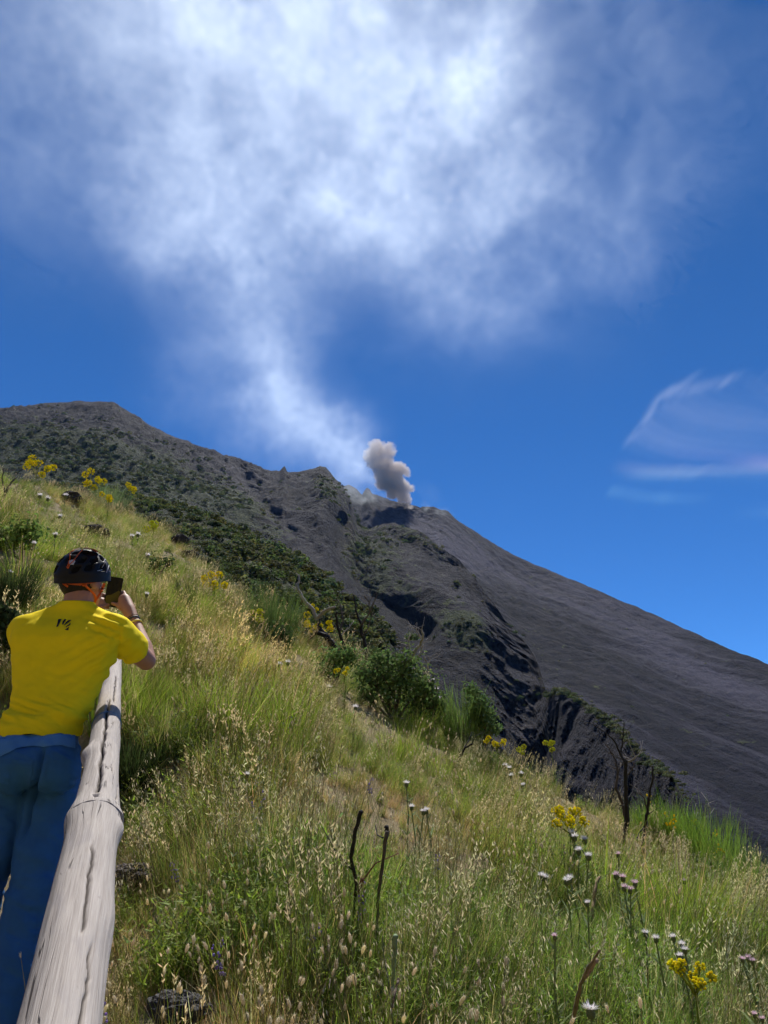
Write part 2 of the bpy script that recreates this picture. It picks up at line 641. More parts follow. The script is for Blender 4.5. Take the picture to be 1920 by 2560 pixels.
# ---- the long rocky ridge in front of it
CREST_B = [(-700, 1060, 840), (-300, 1040, 820), (0, 1025, 800), (90, 1012, 800), (200, 1006, 800), (285, 1009, 790), (300, 1019, 785), (345, 1045, 780), (420, 1090, 770), (455, 1101, 766),
           (470, 1103, 765), (480, 1113, 760), (530, 1130, 750), (600, 1163, 730), (665, 1180, 720), (698, 1182, 715), (706, 1174, 715), (712, 1171, 715), (718, 1183, 715),
           (745, 1184, 712), (770, 1177, 705), (800, 1168, 700), (815, 1173, 698), (830, 1190, 690), (850, 1213, 680), (870, 1238, 670), (885, 1276, 650), (893, 1308, 640),
           (910, 1326, 630), (935, 1323, 610), (960, 1311, 600), (985, 1312, 590), (1020, 1324, 580), (1050, 1332, 560), (1075, 1350, 545), (1100, 1376, 530), (1150, 1408, 505),
           (1180, 1448, 480), (1220, 1498, 450), (1260, 1548, 420), (1310, 1603, 380), (1335, 1632, 350), (1352, 1680, 330), (1368, 1745, 300), (1382, 1730, 280), (1400, 1721, 270),
           (1443, 1743, 255), (1478, 1769, 240), (1525, 1795, 220), (1556, 1834, 200), (1595, 1872, 185), (1634, 1908, 170), (1682, 1942, 150), (1703, 1982, 140), (1721, 2042, 130),
           (1745, 2130, 120), (1800, 2300, 110), (2300, 2700, 100), (2700, 2900, 100)]
MID_B = [(-700, 1330, 380), (0, 1310, 380), (300, 1350, 370), (600, 1420, 350), (800, 1490, 330), (900, 1540, 330), (1000, 1575, 335), (1100, 1585, 330), (1200, 1600, 325),
         (1270, 1625, 330), (1320, 1660, 325), (1350, 1720, 312), (1368, 1775, 290), (1400, 1760, 258), (1450, 1790, 240), (1520, 1840, 212), (1600, 1910, 175), (1680, 1975, 145), (1721, 2070, 125),
         (1800, 2340, 105), (2700, 2950, 90)]
FOOT_B = [(-700, 1600, 200), (0, 1600, 200), (400, 1620, 200), (800, 1720, 230), (1000, 1800, 245), (1150, 1900, 245), (1270, 1960, 258), (1350, 2000, 268), (1400, 2050, 225), (1520, 2100, 190),
          (1680, 2200, 135), (1721, 2250, 115), (1800, 2450, 95), (2700, 3000, 80)]
GULLY = [(855, 1330), (862, 1390), (895, 1470), (940, 1520), (1010, 1560), (1060, 1600)]
GULLY2 = [(380, 1330), (520, 1400), (690, 1450), (850, 1530)]
GULLY3 = [(600, 1200), (680, 1310), (760, 1380), (850, 1440)]
CLIFF = [(985, 1365), (1040, 1400), (1090, 1430), (1150, 1440)]


def relief_b(X, Y, Z, R, T, PX, PY):
    top = sst(2.0, 1.88, T) * 1.0
    cl = sst(1180, 1290, PX)
    a, p = X * 0.62 - Y * 0.78, X * 0.78 + Y * 0.62
    pw = p + 25 * fbm(X * 0.01, Y * 0.01, 0, 3, 50)
    n = fbm(a * 0.006, pw * 0.022, 0, 5, 51, ridged=True)
    n2 = fbm(X * 0.03 + a * 0.0, Y * 0.03, Z * 0.01, 5, 55, ridged=True)
    n3 = fbm(X * 0.11, Y * 0.11, Z * 0.05, 4, 58, ridged=True)
    rib = fbm(X * 0.05, Y * 0.05, Z * 0.012, 5, 61, ridged=True)
    dz = (9.0 * n + 5.0 * n2 + 2.2 * n3) * (0.12 + 0.88 * top) * np.clip(R / 600, 0.3, 1.1) * (1 - 0.75 * cl)
    lowr = sst(1360, 1400, PX)
    dr = -(0.030 - 0.027 * lowr) * cl * rib * top - 0.022 * cl * n3 * top - 0.03 * cl * n2 * top - (0.02 + 0.02 * lowr) * cl * fbm(X * 0.03, Y * 0.03, Z * 0.04, 5, 63) * top
    for g, w, d in ((GULLY, 26, 0.08), (GULLY2, 18, 0.03), (GULLY3, 16, 0.03)):
        dr = dr + d * np.exp(-(seg_dist(PX, PY, g) / w) ** 2) * top
    dr = dr + 0.05 * np.exp(-(seg_dist(PX, PY, CLIFF) / 24) ** 2) * top
    dr = dr - 0.05 * blob(PX, PY, 830, 1250, 55, 70, 50) * top - 0.04 * blob(PX, PY, 1080, 1500, 150, 40, 35) * top
    dz = dz + 1.6 * sst(1.9, 2.0, T) * fbm(X * 0.06, Y * 0.06, 0, 4, 66, ridged=True) * np.clip(R / 600, 0.3, 1.2)
    veg = 0.75 * blob(PX, PY, 120, 1160, 260, 95, 10) + 0.6 * blob(PX, PY, 330, 1220, 200, 60, 20) + 0.6 * blob(PX, PY, 560, 1270, 200, 50, 30) \
        + 0.5 * blob(PX, PY, 930, 1390, 90, 70, 40) + 0.3 * blob(PX, PY, 1050, 1350, 120, 40, 30) + 0.3 * blob(PX, PY, 960, 1480, 90, 50, 40) \
        + 0.55 * blob(PX, PY, 1180, 1610, 90, 45, 15) + 0.5 * blob(PX, PY, 820, 1230, 60, 40, 40) + 0.25 * blob(PX, PY, 1100, 1530, 120, 60, 35)
    crestv = sst(1330, 1400, PX) * np.exp(-((T - 2.0) / 0.34) ** 2) * (T < 2.35)
    veg = np.clip(veg - 0.25 * cl, 0, 1) + 1.1 * crestv
    veg = veg - 0.02
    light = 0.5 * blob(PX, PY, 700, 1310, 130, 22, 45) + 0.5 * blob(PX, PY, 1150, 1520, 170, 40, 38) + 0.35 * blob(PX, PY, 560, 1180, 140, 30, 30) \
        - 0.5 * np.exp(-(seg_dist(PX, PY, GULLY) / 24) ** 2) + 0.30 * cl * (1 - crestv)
    return dr, dz, {'light': light, 'veg': veg}


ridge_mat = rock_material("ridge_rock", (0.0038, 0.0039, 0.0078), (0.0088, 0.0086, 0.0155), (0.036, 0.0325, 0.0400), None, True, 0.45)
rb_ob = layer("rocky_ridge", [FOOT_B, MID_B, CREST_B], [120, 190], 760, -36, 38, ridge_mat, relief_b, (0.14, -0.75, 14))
tag(rb_ob, "long dark rocky ridge with green patches and a bare cliff beside the ravine", "ridge", kind="structure")

# ---- the green shoulder between the grass and the ravine
CREST_E = [(-700, 1180, 190), (-200, 1190, 180), (0, 1200, 175), (200, 1215, 170), (430, 1258, 160), (520, 1288, 152), (600, 1321, 145), (680, 1362, 137), (737, 1397, 130), (803, 1440, 122),
           (868, 1498, 114), (930, 1538, 108), (972, 1562, 103), (985, 1590, 100), (1000, 1660, 96), (1050, 1780, 90), (1200, 2050, 80), (1700, 2600, 70), (2700, 3000, 70)]
FOOT_E = [(-700, 1500, 60), (0, 1500, 60), (430, 1560, 60), (737, 1700, 62), (972, 1900, 64), (1050, 2000, 64), (1200, 2200, 64), (1700, 2700, 60), (2700, 3050, 60)]


def relief_e(X, Y, Z, R, T, PX, PY):
    n = fbm(X * 0.05, Y * 0.05, 0, 4, 71)
    n2 = fbm(X * 0.3, Y * 0.3, 0, 3, 75)
    dz = 1.6 * n * sst(1.0, 0.9, T) + 0.5 * n2
    veg = 0.95 - 0.5 * sst(930, 990, PX) + 0.1 * n
    return np.zeros_like(R), dz, {'light': np.zeros_like(R), 'veg': veg}


shoulder_mat = rock_material("green_shoulder", (0.03, 0.026, 0.024), (0.06, 0.052, 0.044), (0.12, 0.10, 0.08), None, True, 1.2)
se_ob = layer("green_shoulder", [FOOT_E, CREST_E], [120], 420, -36, 36, shoulder_mat, relief_e, (0.35, -0.9, 12))
tag(se_ob, "green scrub covered shoulder dropping into the dark ravine", "hill shoulder", kind="structure")

# ---- land and sea far below, out to the horizon
gm = simple_mat("distant_sea", (0.012, 0.03, 0.06), 0.25, 0.05, 0.2, 0.5)
sea = mesh_obj("sea", [(-40000, -40000, -290), (40000, -40000, -290), (40000, 40000, -290), (-40000, 40000, -290)], [(0, 1, 2, 3)], gm)
tag(sea, "blue sea far below the volcano slopes", "sea", kind="structure")

# ---- the air over the whole view: a thin blue haze
hz_m, hz_nt, hz_out = new_mat("thin_air")
hzv = hz_nt.nodes.new('ShaderNodeVolumePrincipled')
hzv.inputs['Color'].default_value = (0.32, 0.54, 1.0, 1)
hzv.inputs['Density'].default_value = 0.000046
hzv.inputs['Anisotropy'].default_value = 0.0
hz_nt.links.new(hzv.outputs[0], hz_out.inputs['Volume'])
bx0, bx1 = (-1300.0, -120.0, -292.0), (1300.0, 1650.0, 462.0)
hzb = mesh_obj("haze", [(x, y, z) for z in (bx0[2], bx1[2]) for y in (bx0[1], bx1[1]) for x in (bx0[0], bx1[0])],
               [(0, 2, 3, 1), (4, 5, 7, 6), (0, 1, 5, 4), (2, 6, 7, 3), (0, 4, 6, 2), (1, 3, 7, 5)], hz_m, None, False)
tag(hzb, "thin blue haze in the air in front of the mountain", "haze", kind="stuff")
# ================================================================ SMOKE
def spectral(shape, beta, seed, aniso=(1, 1, 1)):
    g = np.random.default_rng(seed)
    f = np.fft.rfftn(g.standard_normal(shape))
    kx = np.fft.fftfreq(shape[0])[:, None, None] * shape[0] * aniso[0]
    ky = np.fft.fftfreq(shape[1])[None, :, None] * shape[1] * aniso[1]
    kz = np.fft.rfftfreq(shape[2])[None, None, :] * shape[2] * aniso[2]
    # same length scale along every axis
    m = max(shape)
    k = np.sqrt((kx * m / shape[0]) ** 2 + (ky * m / shape[1]) ** 2 + (kz * m / shape[2]) ** 2)
    k[0, 0, 0] = 1
    f = f * k ** (-beta / 2)
    f[0, 0, 0] = 0
    r = np.fft.irfftn(f, s=shape, axes=(0, 1, 2))
    return r / r.std()


def volume_grid(name, lo, hi, dens, mat):
    """a smoke volume whose density on a voxel grid is the given array (x, y, z)"""
    nx, ny, nz = dens.shape
    n = nx * ny * nz
    me = bpy.data.meshes.new(name)
    me.vertices.add(n)
    at = me.attributes.new('dens', 'FLOAT', 'POINT')
    at.data.foreach_set('value', np.ascontiguousarray(dens.transpose(2, 1, 0)).astype(np.float32).ravel())
    me.update()
    o = bpy.data.objects.new(name, me)
    COL.objects.link(o)
    me.materials.append(mat)
    ng = bpy.data.node_groups.new(name + "_nodes", 'GeometryNodeTree')
    ng.interface.new_socket('Geometry', in_out='INPUT', socket_type='NodeSocketGeometry')
    ng.interface.new_socket('Geometry', in_out='OUTPUT', socket_type='NodeSocketGeometry')
    gi, go = ng.nodes.new('NodeGroupInput'), ng.nodes.new('NodeGroupOutput')
    pos = ng.nodes.new('GeometryNodeInputPosition')
    sep = ng.nodes.new('ShaderNodeSeparateXYZ')
    ng.links.new(pos.outputs[0], sep.inputs[0])
    idx = None
    mul = 1
    for ax, (l, h, c) in enumerate(zip(lo, hi, (nx, ny, nz))):
        a = ng.nodes.new('ShaderNodeMapRange')
        a.clamp = False
        ng.links.new(sep.outputs[ax], a.inputs[0])
        a.inputs[1].default_value = l
        a.inputs[2].default_value = h
        a.inputs[3].default_value = 0.0
        a.inputs[4].default_value = float(c - 1)
        rd = ng.nodes.new('ShaderNodeMath')
        rd.operation = 'ROUND'
        ng.links.new(a.outputs[0], rd.inputs[0])
        ml = ng.nodes.new('ShaderNodeMath')
        ml.operation = 'MULTIPLY'
        ng.links.new(rd.outputs[0], ml.inputs[0])
        ml.inputs[1].default_value = float(mul)
        mul *= c
        if idx is None:
            idx = ml.outputs[0]
        else:
            ad = ng.nodes.new('ShaderNodeMath')
            ng.links.new(idx, ad.inputs[0])
            ng.links.new(ml.outputs[0], ad.inputs[1])
            idx = ad.outputs[0]
    na = ng.nodes.new('GeometryNodeInputNamedAttribute')
    na.data_type = 'FLOAT'
    na.inputs['Name'].default_value = 'dens'
    si = ng.nodes.new('GeometryNodeSampleIndex')
    si.data_type = 'FLOAT'
    si.domain = 'POINT'
    si.clamp = True
    ng.links.new(gi.outputs[0], si.inputs['Geometry'])
    ng.links.new(na.outputs[0], si.inputs['Value'])
    ng.links.new(idx, si.inputs['Index'])
    vc = ng.nodes.new('GeometryNodeVolumeCube')
    ng.links.new(si.outputs[0], vc.inputs['Density'])
    vc.inputs['Min'].default_value = lo
    vc.inputs['Max'].default_value = hi
    vc.inputs['Resolution X'].default_value = nx
    vc.inputs['Resolution Y'].default_value = ny
    vc.inputs['Resolution Z'].default_value = nz
    sm = ng.nodes.new('GeometryNodeSetMaterial')
    sm.inputs['Material'].default_value = mat
    ng.links.new(vc.outputs[0], sm.inputs[0])
    ng.links.new(sm.outputs[0], go.inputs[0])
    md = o.modifiers.new('smoke', 'NODES')
    md.node_group = ng
    return o


def smoke_mat(name, color, density, aniso, absorb=(0, 0, 0), step=1.0):
    m, nt, out = new_mat(name)
    N = NT(nt)
    pv = N.n('ShaderNodeVolumePrincipled')
    pv.inputs['Color'].default_value = (*color, 1)
    pv.inputs['Absorption Color'].default_value = (*absorb, 1)
    pv.inputs['Density'].default_value = density
    pv.inputs['Anisotropy'].default_value = aniso
    N.l(pv.outputs[0], out.inputs['Volume'])
    m.cycles.volume_step_rate = step
    return m


def puffs_to_grid(puffs, lo, hi, n, seed, beta=3.2, warp=40.0, nlo=0.0, nhi=1.0, ngain=0.35, edge=0.0):
    nx, ny, nz = n
    X, Y, Z = np.meshgrid(np.linspace(lo[0], hi[0], nx), np.linspace(lo[1], hi[1], ny), np.linspace(lo[2], hi[2], nz), indexing='ij')
    w = [spectral((nx, ny, nz), 4.0, seed + 10 + i) for i in range(3)]
    Xw, Yw, Zw = X + warp * w[0], Y + warp * w[1], Z + warp * w[2]
    D = np.zeros_like(X)
    for (px, py, d, rad, st) in puffs:
        c = P(px, py, d)
        r = rad * d / W
        rx, ry = (r, r)
        q = ((Xw - c.x) / r) ** 2 + ((Yw - c.y) / (r * 1.15)) ** 2 + ((Zw - c.z) / r) ** 2
        D += (st / r) * np.exp(-q * 1.1)
    return D, X, Y, Z, spectral((nx, ny, nz), beta, seed)


# ---- the broad white and bluish plume drifting over from the craters
PLUME = [(905, 1240, 1010, 36, 1.0), (880, 1225, 1010, 48, 1.2), (850, 1200, 1010, 62, 1.1), (810, 1165, 1010, 72, 0.9), (830, 1125, 1005, 58, 0.55), (770, 1120, 1005, 80, 0.7), (710, 1080, 1000, 90, 0.62),
         (655, 1120, 1000, 85, 0.42), (640, 1030, 995, 90, 0.5), (560, 1080, 995, 80, 0.28), (480, 1010, 990, 90, 0.26), (400, 960, 985, 80, 0.2), (640, 960, 985, 85, 0.42), (660, 880, 970, 90, 0.42), (700, 800, 960, 95, 0.42),
         (600, 780, 955, 110, 0.34), (520, 850, 960, 100, 0.2), (690, 700, 940, 110, 0.45), (590, 660, 930, 110, 0.5), (480, 610, 920, 105, 0.62), (400, 540, 910, 115, 0.68), (520, 530, 905, 120, 0.62),
         (620, 600, 915, 110, 0.5), (360, 600, 920, 85, 0.4), (330, 420, 890, 150, 0.32), (200, 470, 890, 120, 0.24), (120, 380, 880, 150, 0.26), (480, 360, 880, 150, 0.5), (620, 420, 890, 150, 0.6), (750, 480, 895, 140, 0.52),
         (760, 600, 910, 120, 0.36), (850, 560, 900, 130, 0.42), (900, 420, 885, 150, 0.55), (1000, 560, 900, 130, 0.36), (1100, 500, 890, 140, 0.42), (1050, 650, 900, 130, 0.42), (1200, 620, 900, 150, 0.5), (1300, 700, 905, 130, 0.42),
         (1180, 750, 910, 120, 0.38), (1050, 800, 920, 110, 0.26), (1200, 840, 920, 110, 0.22), (1420, 620, 900, 140, 0.36), (1500, 700, 900, 120, 0.26), (1380, 800, 910, 110, 0.24), (1540, 560, 890, 110, 0.2), (1600, 800, 910, 110, 0.1),
         (1350, 480, 890, 140, 0.3), (1180, 360, 880, 160, 0.42), (1000, 260, 870, 190, 0.62), (800, 240, 865, 190, 0.66), (600, 220, 865, 190, 0.55), (420, 180, 860, 180, 0.5), (250, 220, 865, 170, 0.4), (80, 200, 865, 170, 0.4),
         (-60, 300, 870, 180, 0.34), (1150, 150, 860, 180, 0.5), (1350, 250, 870, 170, 0.3), (1500, 150, 860, 170, 0.24), (1700, 80, 860, 170, 0.24), (950, 60, 855, 200, 0.72), (750, 40, 855, 200, 0.66), (500, 40, 850, 200, 0.55),
         (250, 30, 850, 200, 0.48), (50, 40, 850, 200, 0.46), (1250, 0, 850, 200, 0.4), (-200, 100, 850, 220, 0.4), (850, -150, 840, 220, 0.7), (550, -150, 840, 220, 0.6), (250, -180, 840, 220, 0.55), (1150, -160, 840, 220, 0.5),
         (1450, -160, 840, 220, 0.35), (-100, -160, 840, 220, 0.5)]
lo, hi, nn = (-640.0, 480.0, 290.0), (560.0, 1130.0, 1010.0), (172, 94, 104)
VEIL = [(900, 320, 880, 420, 0.30), (400, 300, 880, 380, 0.28), (1350, 420, 890, 360, 0.26), (150, 120, 870, 380, 0.30), (700, 700, 920, 260, 0.16), (1250, 720, 910, 260, 0.16), (1650, 60, 865, 300, 0.14), (450, 900, 960, 200, 0.08), (1500, 300, 880, 300, 0.2), (1600, 400, 885, 280, 0.18), (1480, 620, 900, 240, 0.22), (1760, 160, 865, 320, 0.24), (1250, 60, 860, 300, 0.2), (100, 500, 900, 260, 0.12), (1850, 500, 890, 240, 0.06)]
PLUME = [(a, b, c, d, (1.25 if a > 1050 else 0.72 if b < 760 else 1.0) * 0.78 * e * (0.80 + 0.20 * float(sst(150, 600, b))) * (1 + 0.35 * float(sst(900, 1050, b))) * (0.55 + 0.45 * float(sst(60, 560, math.hypot(a - 1000, b + 90))))) for a, b, c, d, e in PLUME]
VEIL = [(a, b, c, d, e * (0.4 + 0.6 * float(sst(60, 560, math.hypot(a - 1000, b + 90))))) for a, b, c, d, e in VEIL]


def tri(F, i, j, k):
    n0, n1, n2 = F.shape
    i, j, k = np.clip(i, 0, n0 - 1.001), np.clip(j, 0, n1 - 1.001), np.clip(k, 0, n2 - 1.001)
    a, b, c = i.astype(int), j.astype(int), k.astype(int)
    x, y, z = i - a, j - b, k - c
    r = 0
    for da in (0, 1):
        for db in (0, 1):
            for dc in (0, 1):
                r = r + F[a + da, b + db, c + dc] * (x if da else 1 - x) * (y if db else 1 - y) * (z if dc else 1 - z)
    return r


D, X, Y, Z, nz1 = puffs_to_grid(PLUME, lo, hi, nn, 3, 3.6, 14.0)
for (px_, py_, d_, rad_, st_) in VEIL:
    c_ = P(px_, py_, d_)
    r_ = rad_ * d_ / W
    D += (st_ / r_) * np.exp(-1.1 * (((X - c_.x) / r_) ** 2 + ((Y - c_.y) / (r_ * 0.6)) ** 2 + ((Z - c_.z) / r_) ** 2))
# swirl the noise through itself so that it draws out into wisps
I, J, K = np.meshgrid(np.arange(nn[0], dtype=float), np.arange(nn[1], dtype=float), np.arange(nn[2], dtype=float), indexing='ij')
wa_, wb_, wc_ = (spectral(nn, 3.8, 70 + i) for i in range(3))
wisp = tri(spectral(nn, 2.9, 99, (1.0, 3.2, 1.25)), I + 15 * wa_, J + 15 * wb_, K + 15 * wc_)
fine = tri(spectral(nn, 2.3, 98, (1.0, 3.2, 1.25)), I + 9 * wb_, J + 9 * wc_, K + 9 * wa_)
D = D * np.clip(np.exp(0.30 * nz1 + 0.50 * wisp + 0.34 * fine) - 0.30, 0.0, 4.0)
ex = np.minimum.reduce([sst(lo[0], lo[0] + 60, X), sst(hi[0], hi[0] - 60, X), sst(lo[1], lo[1] + 60, Y), sst(hi[1], hi[1] - 30, Y), sst(hi[2], hi[2] - 60, Z), sst(lo[2], lo[2] + 12, Z)])
D = D * ex
D[D < 1.5e-4] = 0
plume = volume_grid("smoke_plume", lo, hi, D, smoke_mat("plume_smoke", (0.80, 0.90, 1.0), 0.062, 0.68))
tag(plume, "broad white and bluish smoke plume drifting from the crater across the sky", "smoke plume", kind="stuff")

# ---- the dense brown-grey ash column shot up from the vent
ASH = [(947, 1124, 32), (929, 1138, 21), (966, 1122, 25), (948, 1108, 20), (955, 1158, 29), (934, 1160, 14), (969, 1184, 30), (991, 1176, 22), (1014, 1181, 12), (1004, 1170, 10), (984, 1206, 29), (962, 1203, 20),
       (950, 1214, 11), (1002, 1221, 22), (982, 1228, 18), (1006, 1238, 17), (1026, 1222, 9), (1016, 1250, 10), (1021, 1258, 7), (1025, 1265, 5)]


def ash_grid(lo, hi, n, puffs, seed):
    X, Y, Z = np.meshgrid(*[np.linspace(a, b, c) for a, b, c in zip(lo, hi, n)], indexing='ij')
    F = np.full(X.shape, -9.0)
    for px, py, rad in puffs:
        c = P(px, py, 1008)
        r = rad * 1008 / W
        d = 1 - np.sqrt((X - c.x) ** 2 + ((Y - c.y) / 1.1) ** 2 + (Z - c.z) ** 2) / r
        F = np.maximum(F, d * min(r, 12) / 12)
    w = fbm(X * 0.11, Y * 0.11, Z * 0.11, 4, seed, 0.55, ridged=True)
    w = w + 0.4 * fbm(X * 0.3, Y * 0.3, Z * 0.3, 3, seed + 5, 0.5, ridged=True)
    F = F + 0.42 * (w - 0.1) * np.clip(F + 1.0, 0, 1)
    return sst(0.0, 0.22, F)


alo, ahi = tuple(P(908, 1290, 1008) + Vector((0, -26, 0))), tuple(P(1048, 1078, 1008) + Vector((0, 30, 0)))
alo, ahi = (alo[0], alo[1], alo[2]), (ahi[0], alo[1] + 62, ahi[2])
A = ash_grid(alo, ahi, (78, 60, 112), ASH, 121)
ash = volume_grid("ash_column", alo, ahi, A, smoke_mat("ash_smoke", (0.93, 0.865, 0.81), 0.22, 0.0, step=0.4))
tag(ash, "dense brown-grey ash column billowing up from the crater", "ash column")

# ---- thin bluish fumes hugging the crater rim
FUME = [(893, 1238, 1004, 14, 0.9), (906, 1246, 1000, 10, 0.9), (916, 1236, 1000, 9, 0.7), (925, 1246, 998, 9, 0.6), (880, 1228, 1004, 20, 0.8), (960, 1226, 1006, 22, 0.45), (985, 1240, 1006, 18, 0.6),
        (970, 1212, 1006, 22, 0.25), (1006, 1258, 1004, 10, 0.6), (1016, 1266, 1002, 8, 0.5), (1058, 1266, 1002, 8, 0.6), (1063, 1277, 996, 6, 0.9), (1070, 1270, 1000, 6, 0.6), (1078, 1240, 1003, 24, 0.14), (1060, 1225, 1003, 22, 0.1),
        (1098, 1282, 996, 7, 0.7), (1112, 1284, 994, 7, 0.6), (1122, 1282, 994, 10, 0.35), (1135, 1292, 990, 8, 0.35)]
flo, fhi = (-60.0, 985.0, 300.0), (105.0, 1030.0, 470.0)
flo = (P(850, 1200, 1000).x, P(960, 1300, 985).y - 8, P(960, 1300, 985).z - 4)
fhi = (P(1150, 1200, 1000).x, P(960, 1180, 1010).y + 12, P(960, 1170, 1000).z)
FD, FX, FY, FZ, fn = puffs_to_grid(FUME, flo, fhi, (104, 26, 50), 41, 2.6, 2.0)
FD = FD * np.clip(0.7 + 0.6 * fn, 0, 3)
FD *= np.minimum.reduce([sst(flo[0], flo[0] + 8, FX), sst(fhi[0], fhi[0] - 8, FX), sst(fhi[2], fhi[2] - 10, FZ)])
FD[FD < 1e-3] = 0
fumes = volume_grid("crater_fumes", flo, fhi, FD, smoke_mat("fume_smoke", (0.85, 0.94, 1.0), 0.085, 0.5, step=0.6))
tag(fumes, "thin bluish white fumes creeping along the crater rim", "fumes", kind="stuff")

# ---- a wisp of combed cirrus with a rainbow tinged lower edge
CD = 6000.0
clo, chi = tuple(P(1520, 1290, CD)), tuple(P(2080, 860, CD))
clo, chi = (clo[0], clo[1] - 150.0, clo[2]), (chi[0], clo[1] + 150.0, chi[2])
cn = (340, 5, 260)
cx = np.linspace(clo[0], chi[0], cn[0])[:, None]
cz = np.linspace(clo[2], chi[2], cn[2])[None, :]
cpx = 960 + W * cx / (np.full_like(cx, P(1700, 1080, CD).y) * CT + cz * ST)
cpy = 1280 - W * (-P(1700, 1080, CD).y * ST + cz * CT) / (P(1700, 1080, CD).y * CT + cz * ST)
cpx = cpx + 6 * fbm(cpx * 0.02, cpy * 0.02, 0, 3, 301)
cpy = cpy + 5 * fbm(cpx * 0.025, cpy * 0.025, 3, 3, 302)
C2 = np.zeros(cpx.shape)
g = np.random.default_rng(5)
for i in range(26):
    q = i / 25.0
    sx = np.interp(q, [0, 0.3, 0.55, 0.8, 1], [1590, 1640, 1680, 1770, 1960]) + g.uniform(-8, 8)
    sy = np.interp(q, [0, 0.3, 0.55, 0.8, 1], [1072, 1020, 960, 925, 885]) + g.uniform(-8, 8)
    dxx = cpx - sx
    yy = sy + (58 + 26 * q) * (1 - np.exp(-np.maximum(dxx, 0) / 90.0)) + 0.015 * dxx
    wdt = g.uniform(1.2, 2.4)
    amp = g.uniform(0.3, 1.0) * np.exp(-np.maximum(dxx, 0) / g.uniform(120, 380)) * sst(-4, 10, dxx)
    C2 += 1.5 * amp * np.exp(-((cpy - yy) / wdt) ** 2)
edge = [(1588, 1076), (1620, 1035), (1650, 1000), (1668, 960), (1700, 945), (1760, 935), (1830, 920), (1890, 895), (1990, 880)]
C2 += 0.75 * np.exp(-(seg_dist(cpx, cpy, edge) / 9.0) ** 2) * (0.6 + 0.8 * fbm(cpx * 0.05, cpy * 0.05, 0, 4, 310))
C2 += 0.35 * np.exp(-(seg_dist(cpx, cpy, [(1668, 960), (1720, 930), (1790, 890), (1850, 850)]) / 6.0) ** 2)
comb = 0.5 + 1.5 * fbm(cpx * 0.004, (cpy - 0.03 * cpx) * 0.16, 0, 4, 311)
C2 += 0.95 * comb * np.exp(-(seg_dist(cpx, cpy, [(1555, 1138), (1640, 1152), (1720, 1152), (1830, 1140), (2080, 1130)]) / 15.0) ** 2) * sst(1530, 1640, cpx)
C2 += 0.6 * comb * np.exp(-(seg_dist(cpx, cpy, [(1550, 1202), (1610, 1212), (1680, 1216), (1800, 1216)]) / 10.0) ** 2) * sst(1860, 1650, cpx)
C2 += 0.06 * np.clip(comb, 0, 2) * sst(1600, 1800, cpx) * sst(900, 1000, cpy) * sst(1210, 1150, cpy)
C2 += 0.22 * np.exp(-(seg_dist(cpx, cpy, [(1900, 1290), (2080, 1250)]) / 30.0) ** 2)
C2 = np.clip(C2, 0, 4) * sst(2080, 2000, cpx) * sst(1520, 1545, cpx)
prof = np.array([0, 1.2, 1.4, 1.2, 0])
C3 = C2[:, None, :] * prof[None, :, None]
C3[C3 < 0.01] = 0
cm, cnt, cout = new_mat("cirrus_ice")
CN = NT(cnt)
pv = CN.n('ShaderNodeVolumePrincipled')
pv.inputs['Density'].default_value = 0.0011
pv.inputs['Anisotropy'].default_value = 0.2
ctc = CN.n('ShaderNodeTexCoord')
csep = CN.n('ShaderNodeSeparateXYZ')
CN.l(ctc.outputs['Object'], csep.inputs[0])
mr = CN.n('ShaderNodeMapRange')
CN.l(csep.outputs[2], mr.inputs[0])
mr.inputs[1].default_value = P(960, 1235, CD).z
mr.inputs[2].default_value = P(960, 1090, CD).z
CN.l(CN.ramp(mr.outputs[0], [(0.0, (0.45, 0.85, 1.0)), (0.3, (0.5, 0.9, 1.0)), (0.5, (0.85, 0.95, 0.95)), (0.62, (1.0, 0.85, 0.86)), (0.75, (0.9, 0.7, 1.0)), (1.0, (0.85, 0.9, 1.0))]), pv.inputs['Color'])
CN.l(pv.outputs[0], cout.inputs['Volume'])
cm.cycles.volume_step_rate = 4.0
cirrus = volume_grid("cirrus_cloud", clo, chi, C3, cm)
tag(cirrus, "thin combed cirrus cloud with a faint rainbow tinge near the edge of the sky", "cloud", kind="stuff")
# ================================================================ GRASS
def grass_material(name, trans=0.5, rough=0.6, gloss=0.04):
    m, nt, out = new_mat(name)
    N = NT(nt)
    c = N.mix(1.0, N.attr('tint').outputs['Color'], N.attr('itint', 'INSTANCER').outputs['Color'], 'MULTIPLY')
    df = N.n('ShaderNodeBsdfDiffuse')
    tr = N.n('ShaderNodeBsdfTranslucent')
    gl = N.n('ShaderNodeBsdfGlossy')
    gl.inputs['Roughness'].default_value = rough
    gl.inputs['Color'].default_value = (0.5, 0.5, 0.45, 1)
    N.l(c, df.inputs['Color'])
    N.l(c, tr.inputs['Color'])
    mx = N.n('ShaderNodeMixShader')
    mx.inputs[0].default_value = trans
    N.l(df.outputs[0], mx.inputs[1])
    N.l(tr.outputs[0], mx.inputs[2])
    m2 = N.n('ShaderNodeMixShader')
    m2.inputs[0].default_value = gloss
    N.l(mx.outputs[0], m2.inputs[1])
    N.l(gl.outputs[0], m2.inputs[2])
    N.l(m2.outputs[0], out.inputs['Surface'])
    return m


GRASS_MAT = grass_material("grass_blades")


def jit(c, a=0.18):
    k = 1 + random.uniform(-a, a)
    return tuple(max(0, q * k * (1 + random.uniform(-a, a) * 0.4)) for q in c)


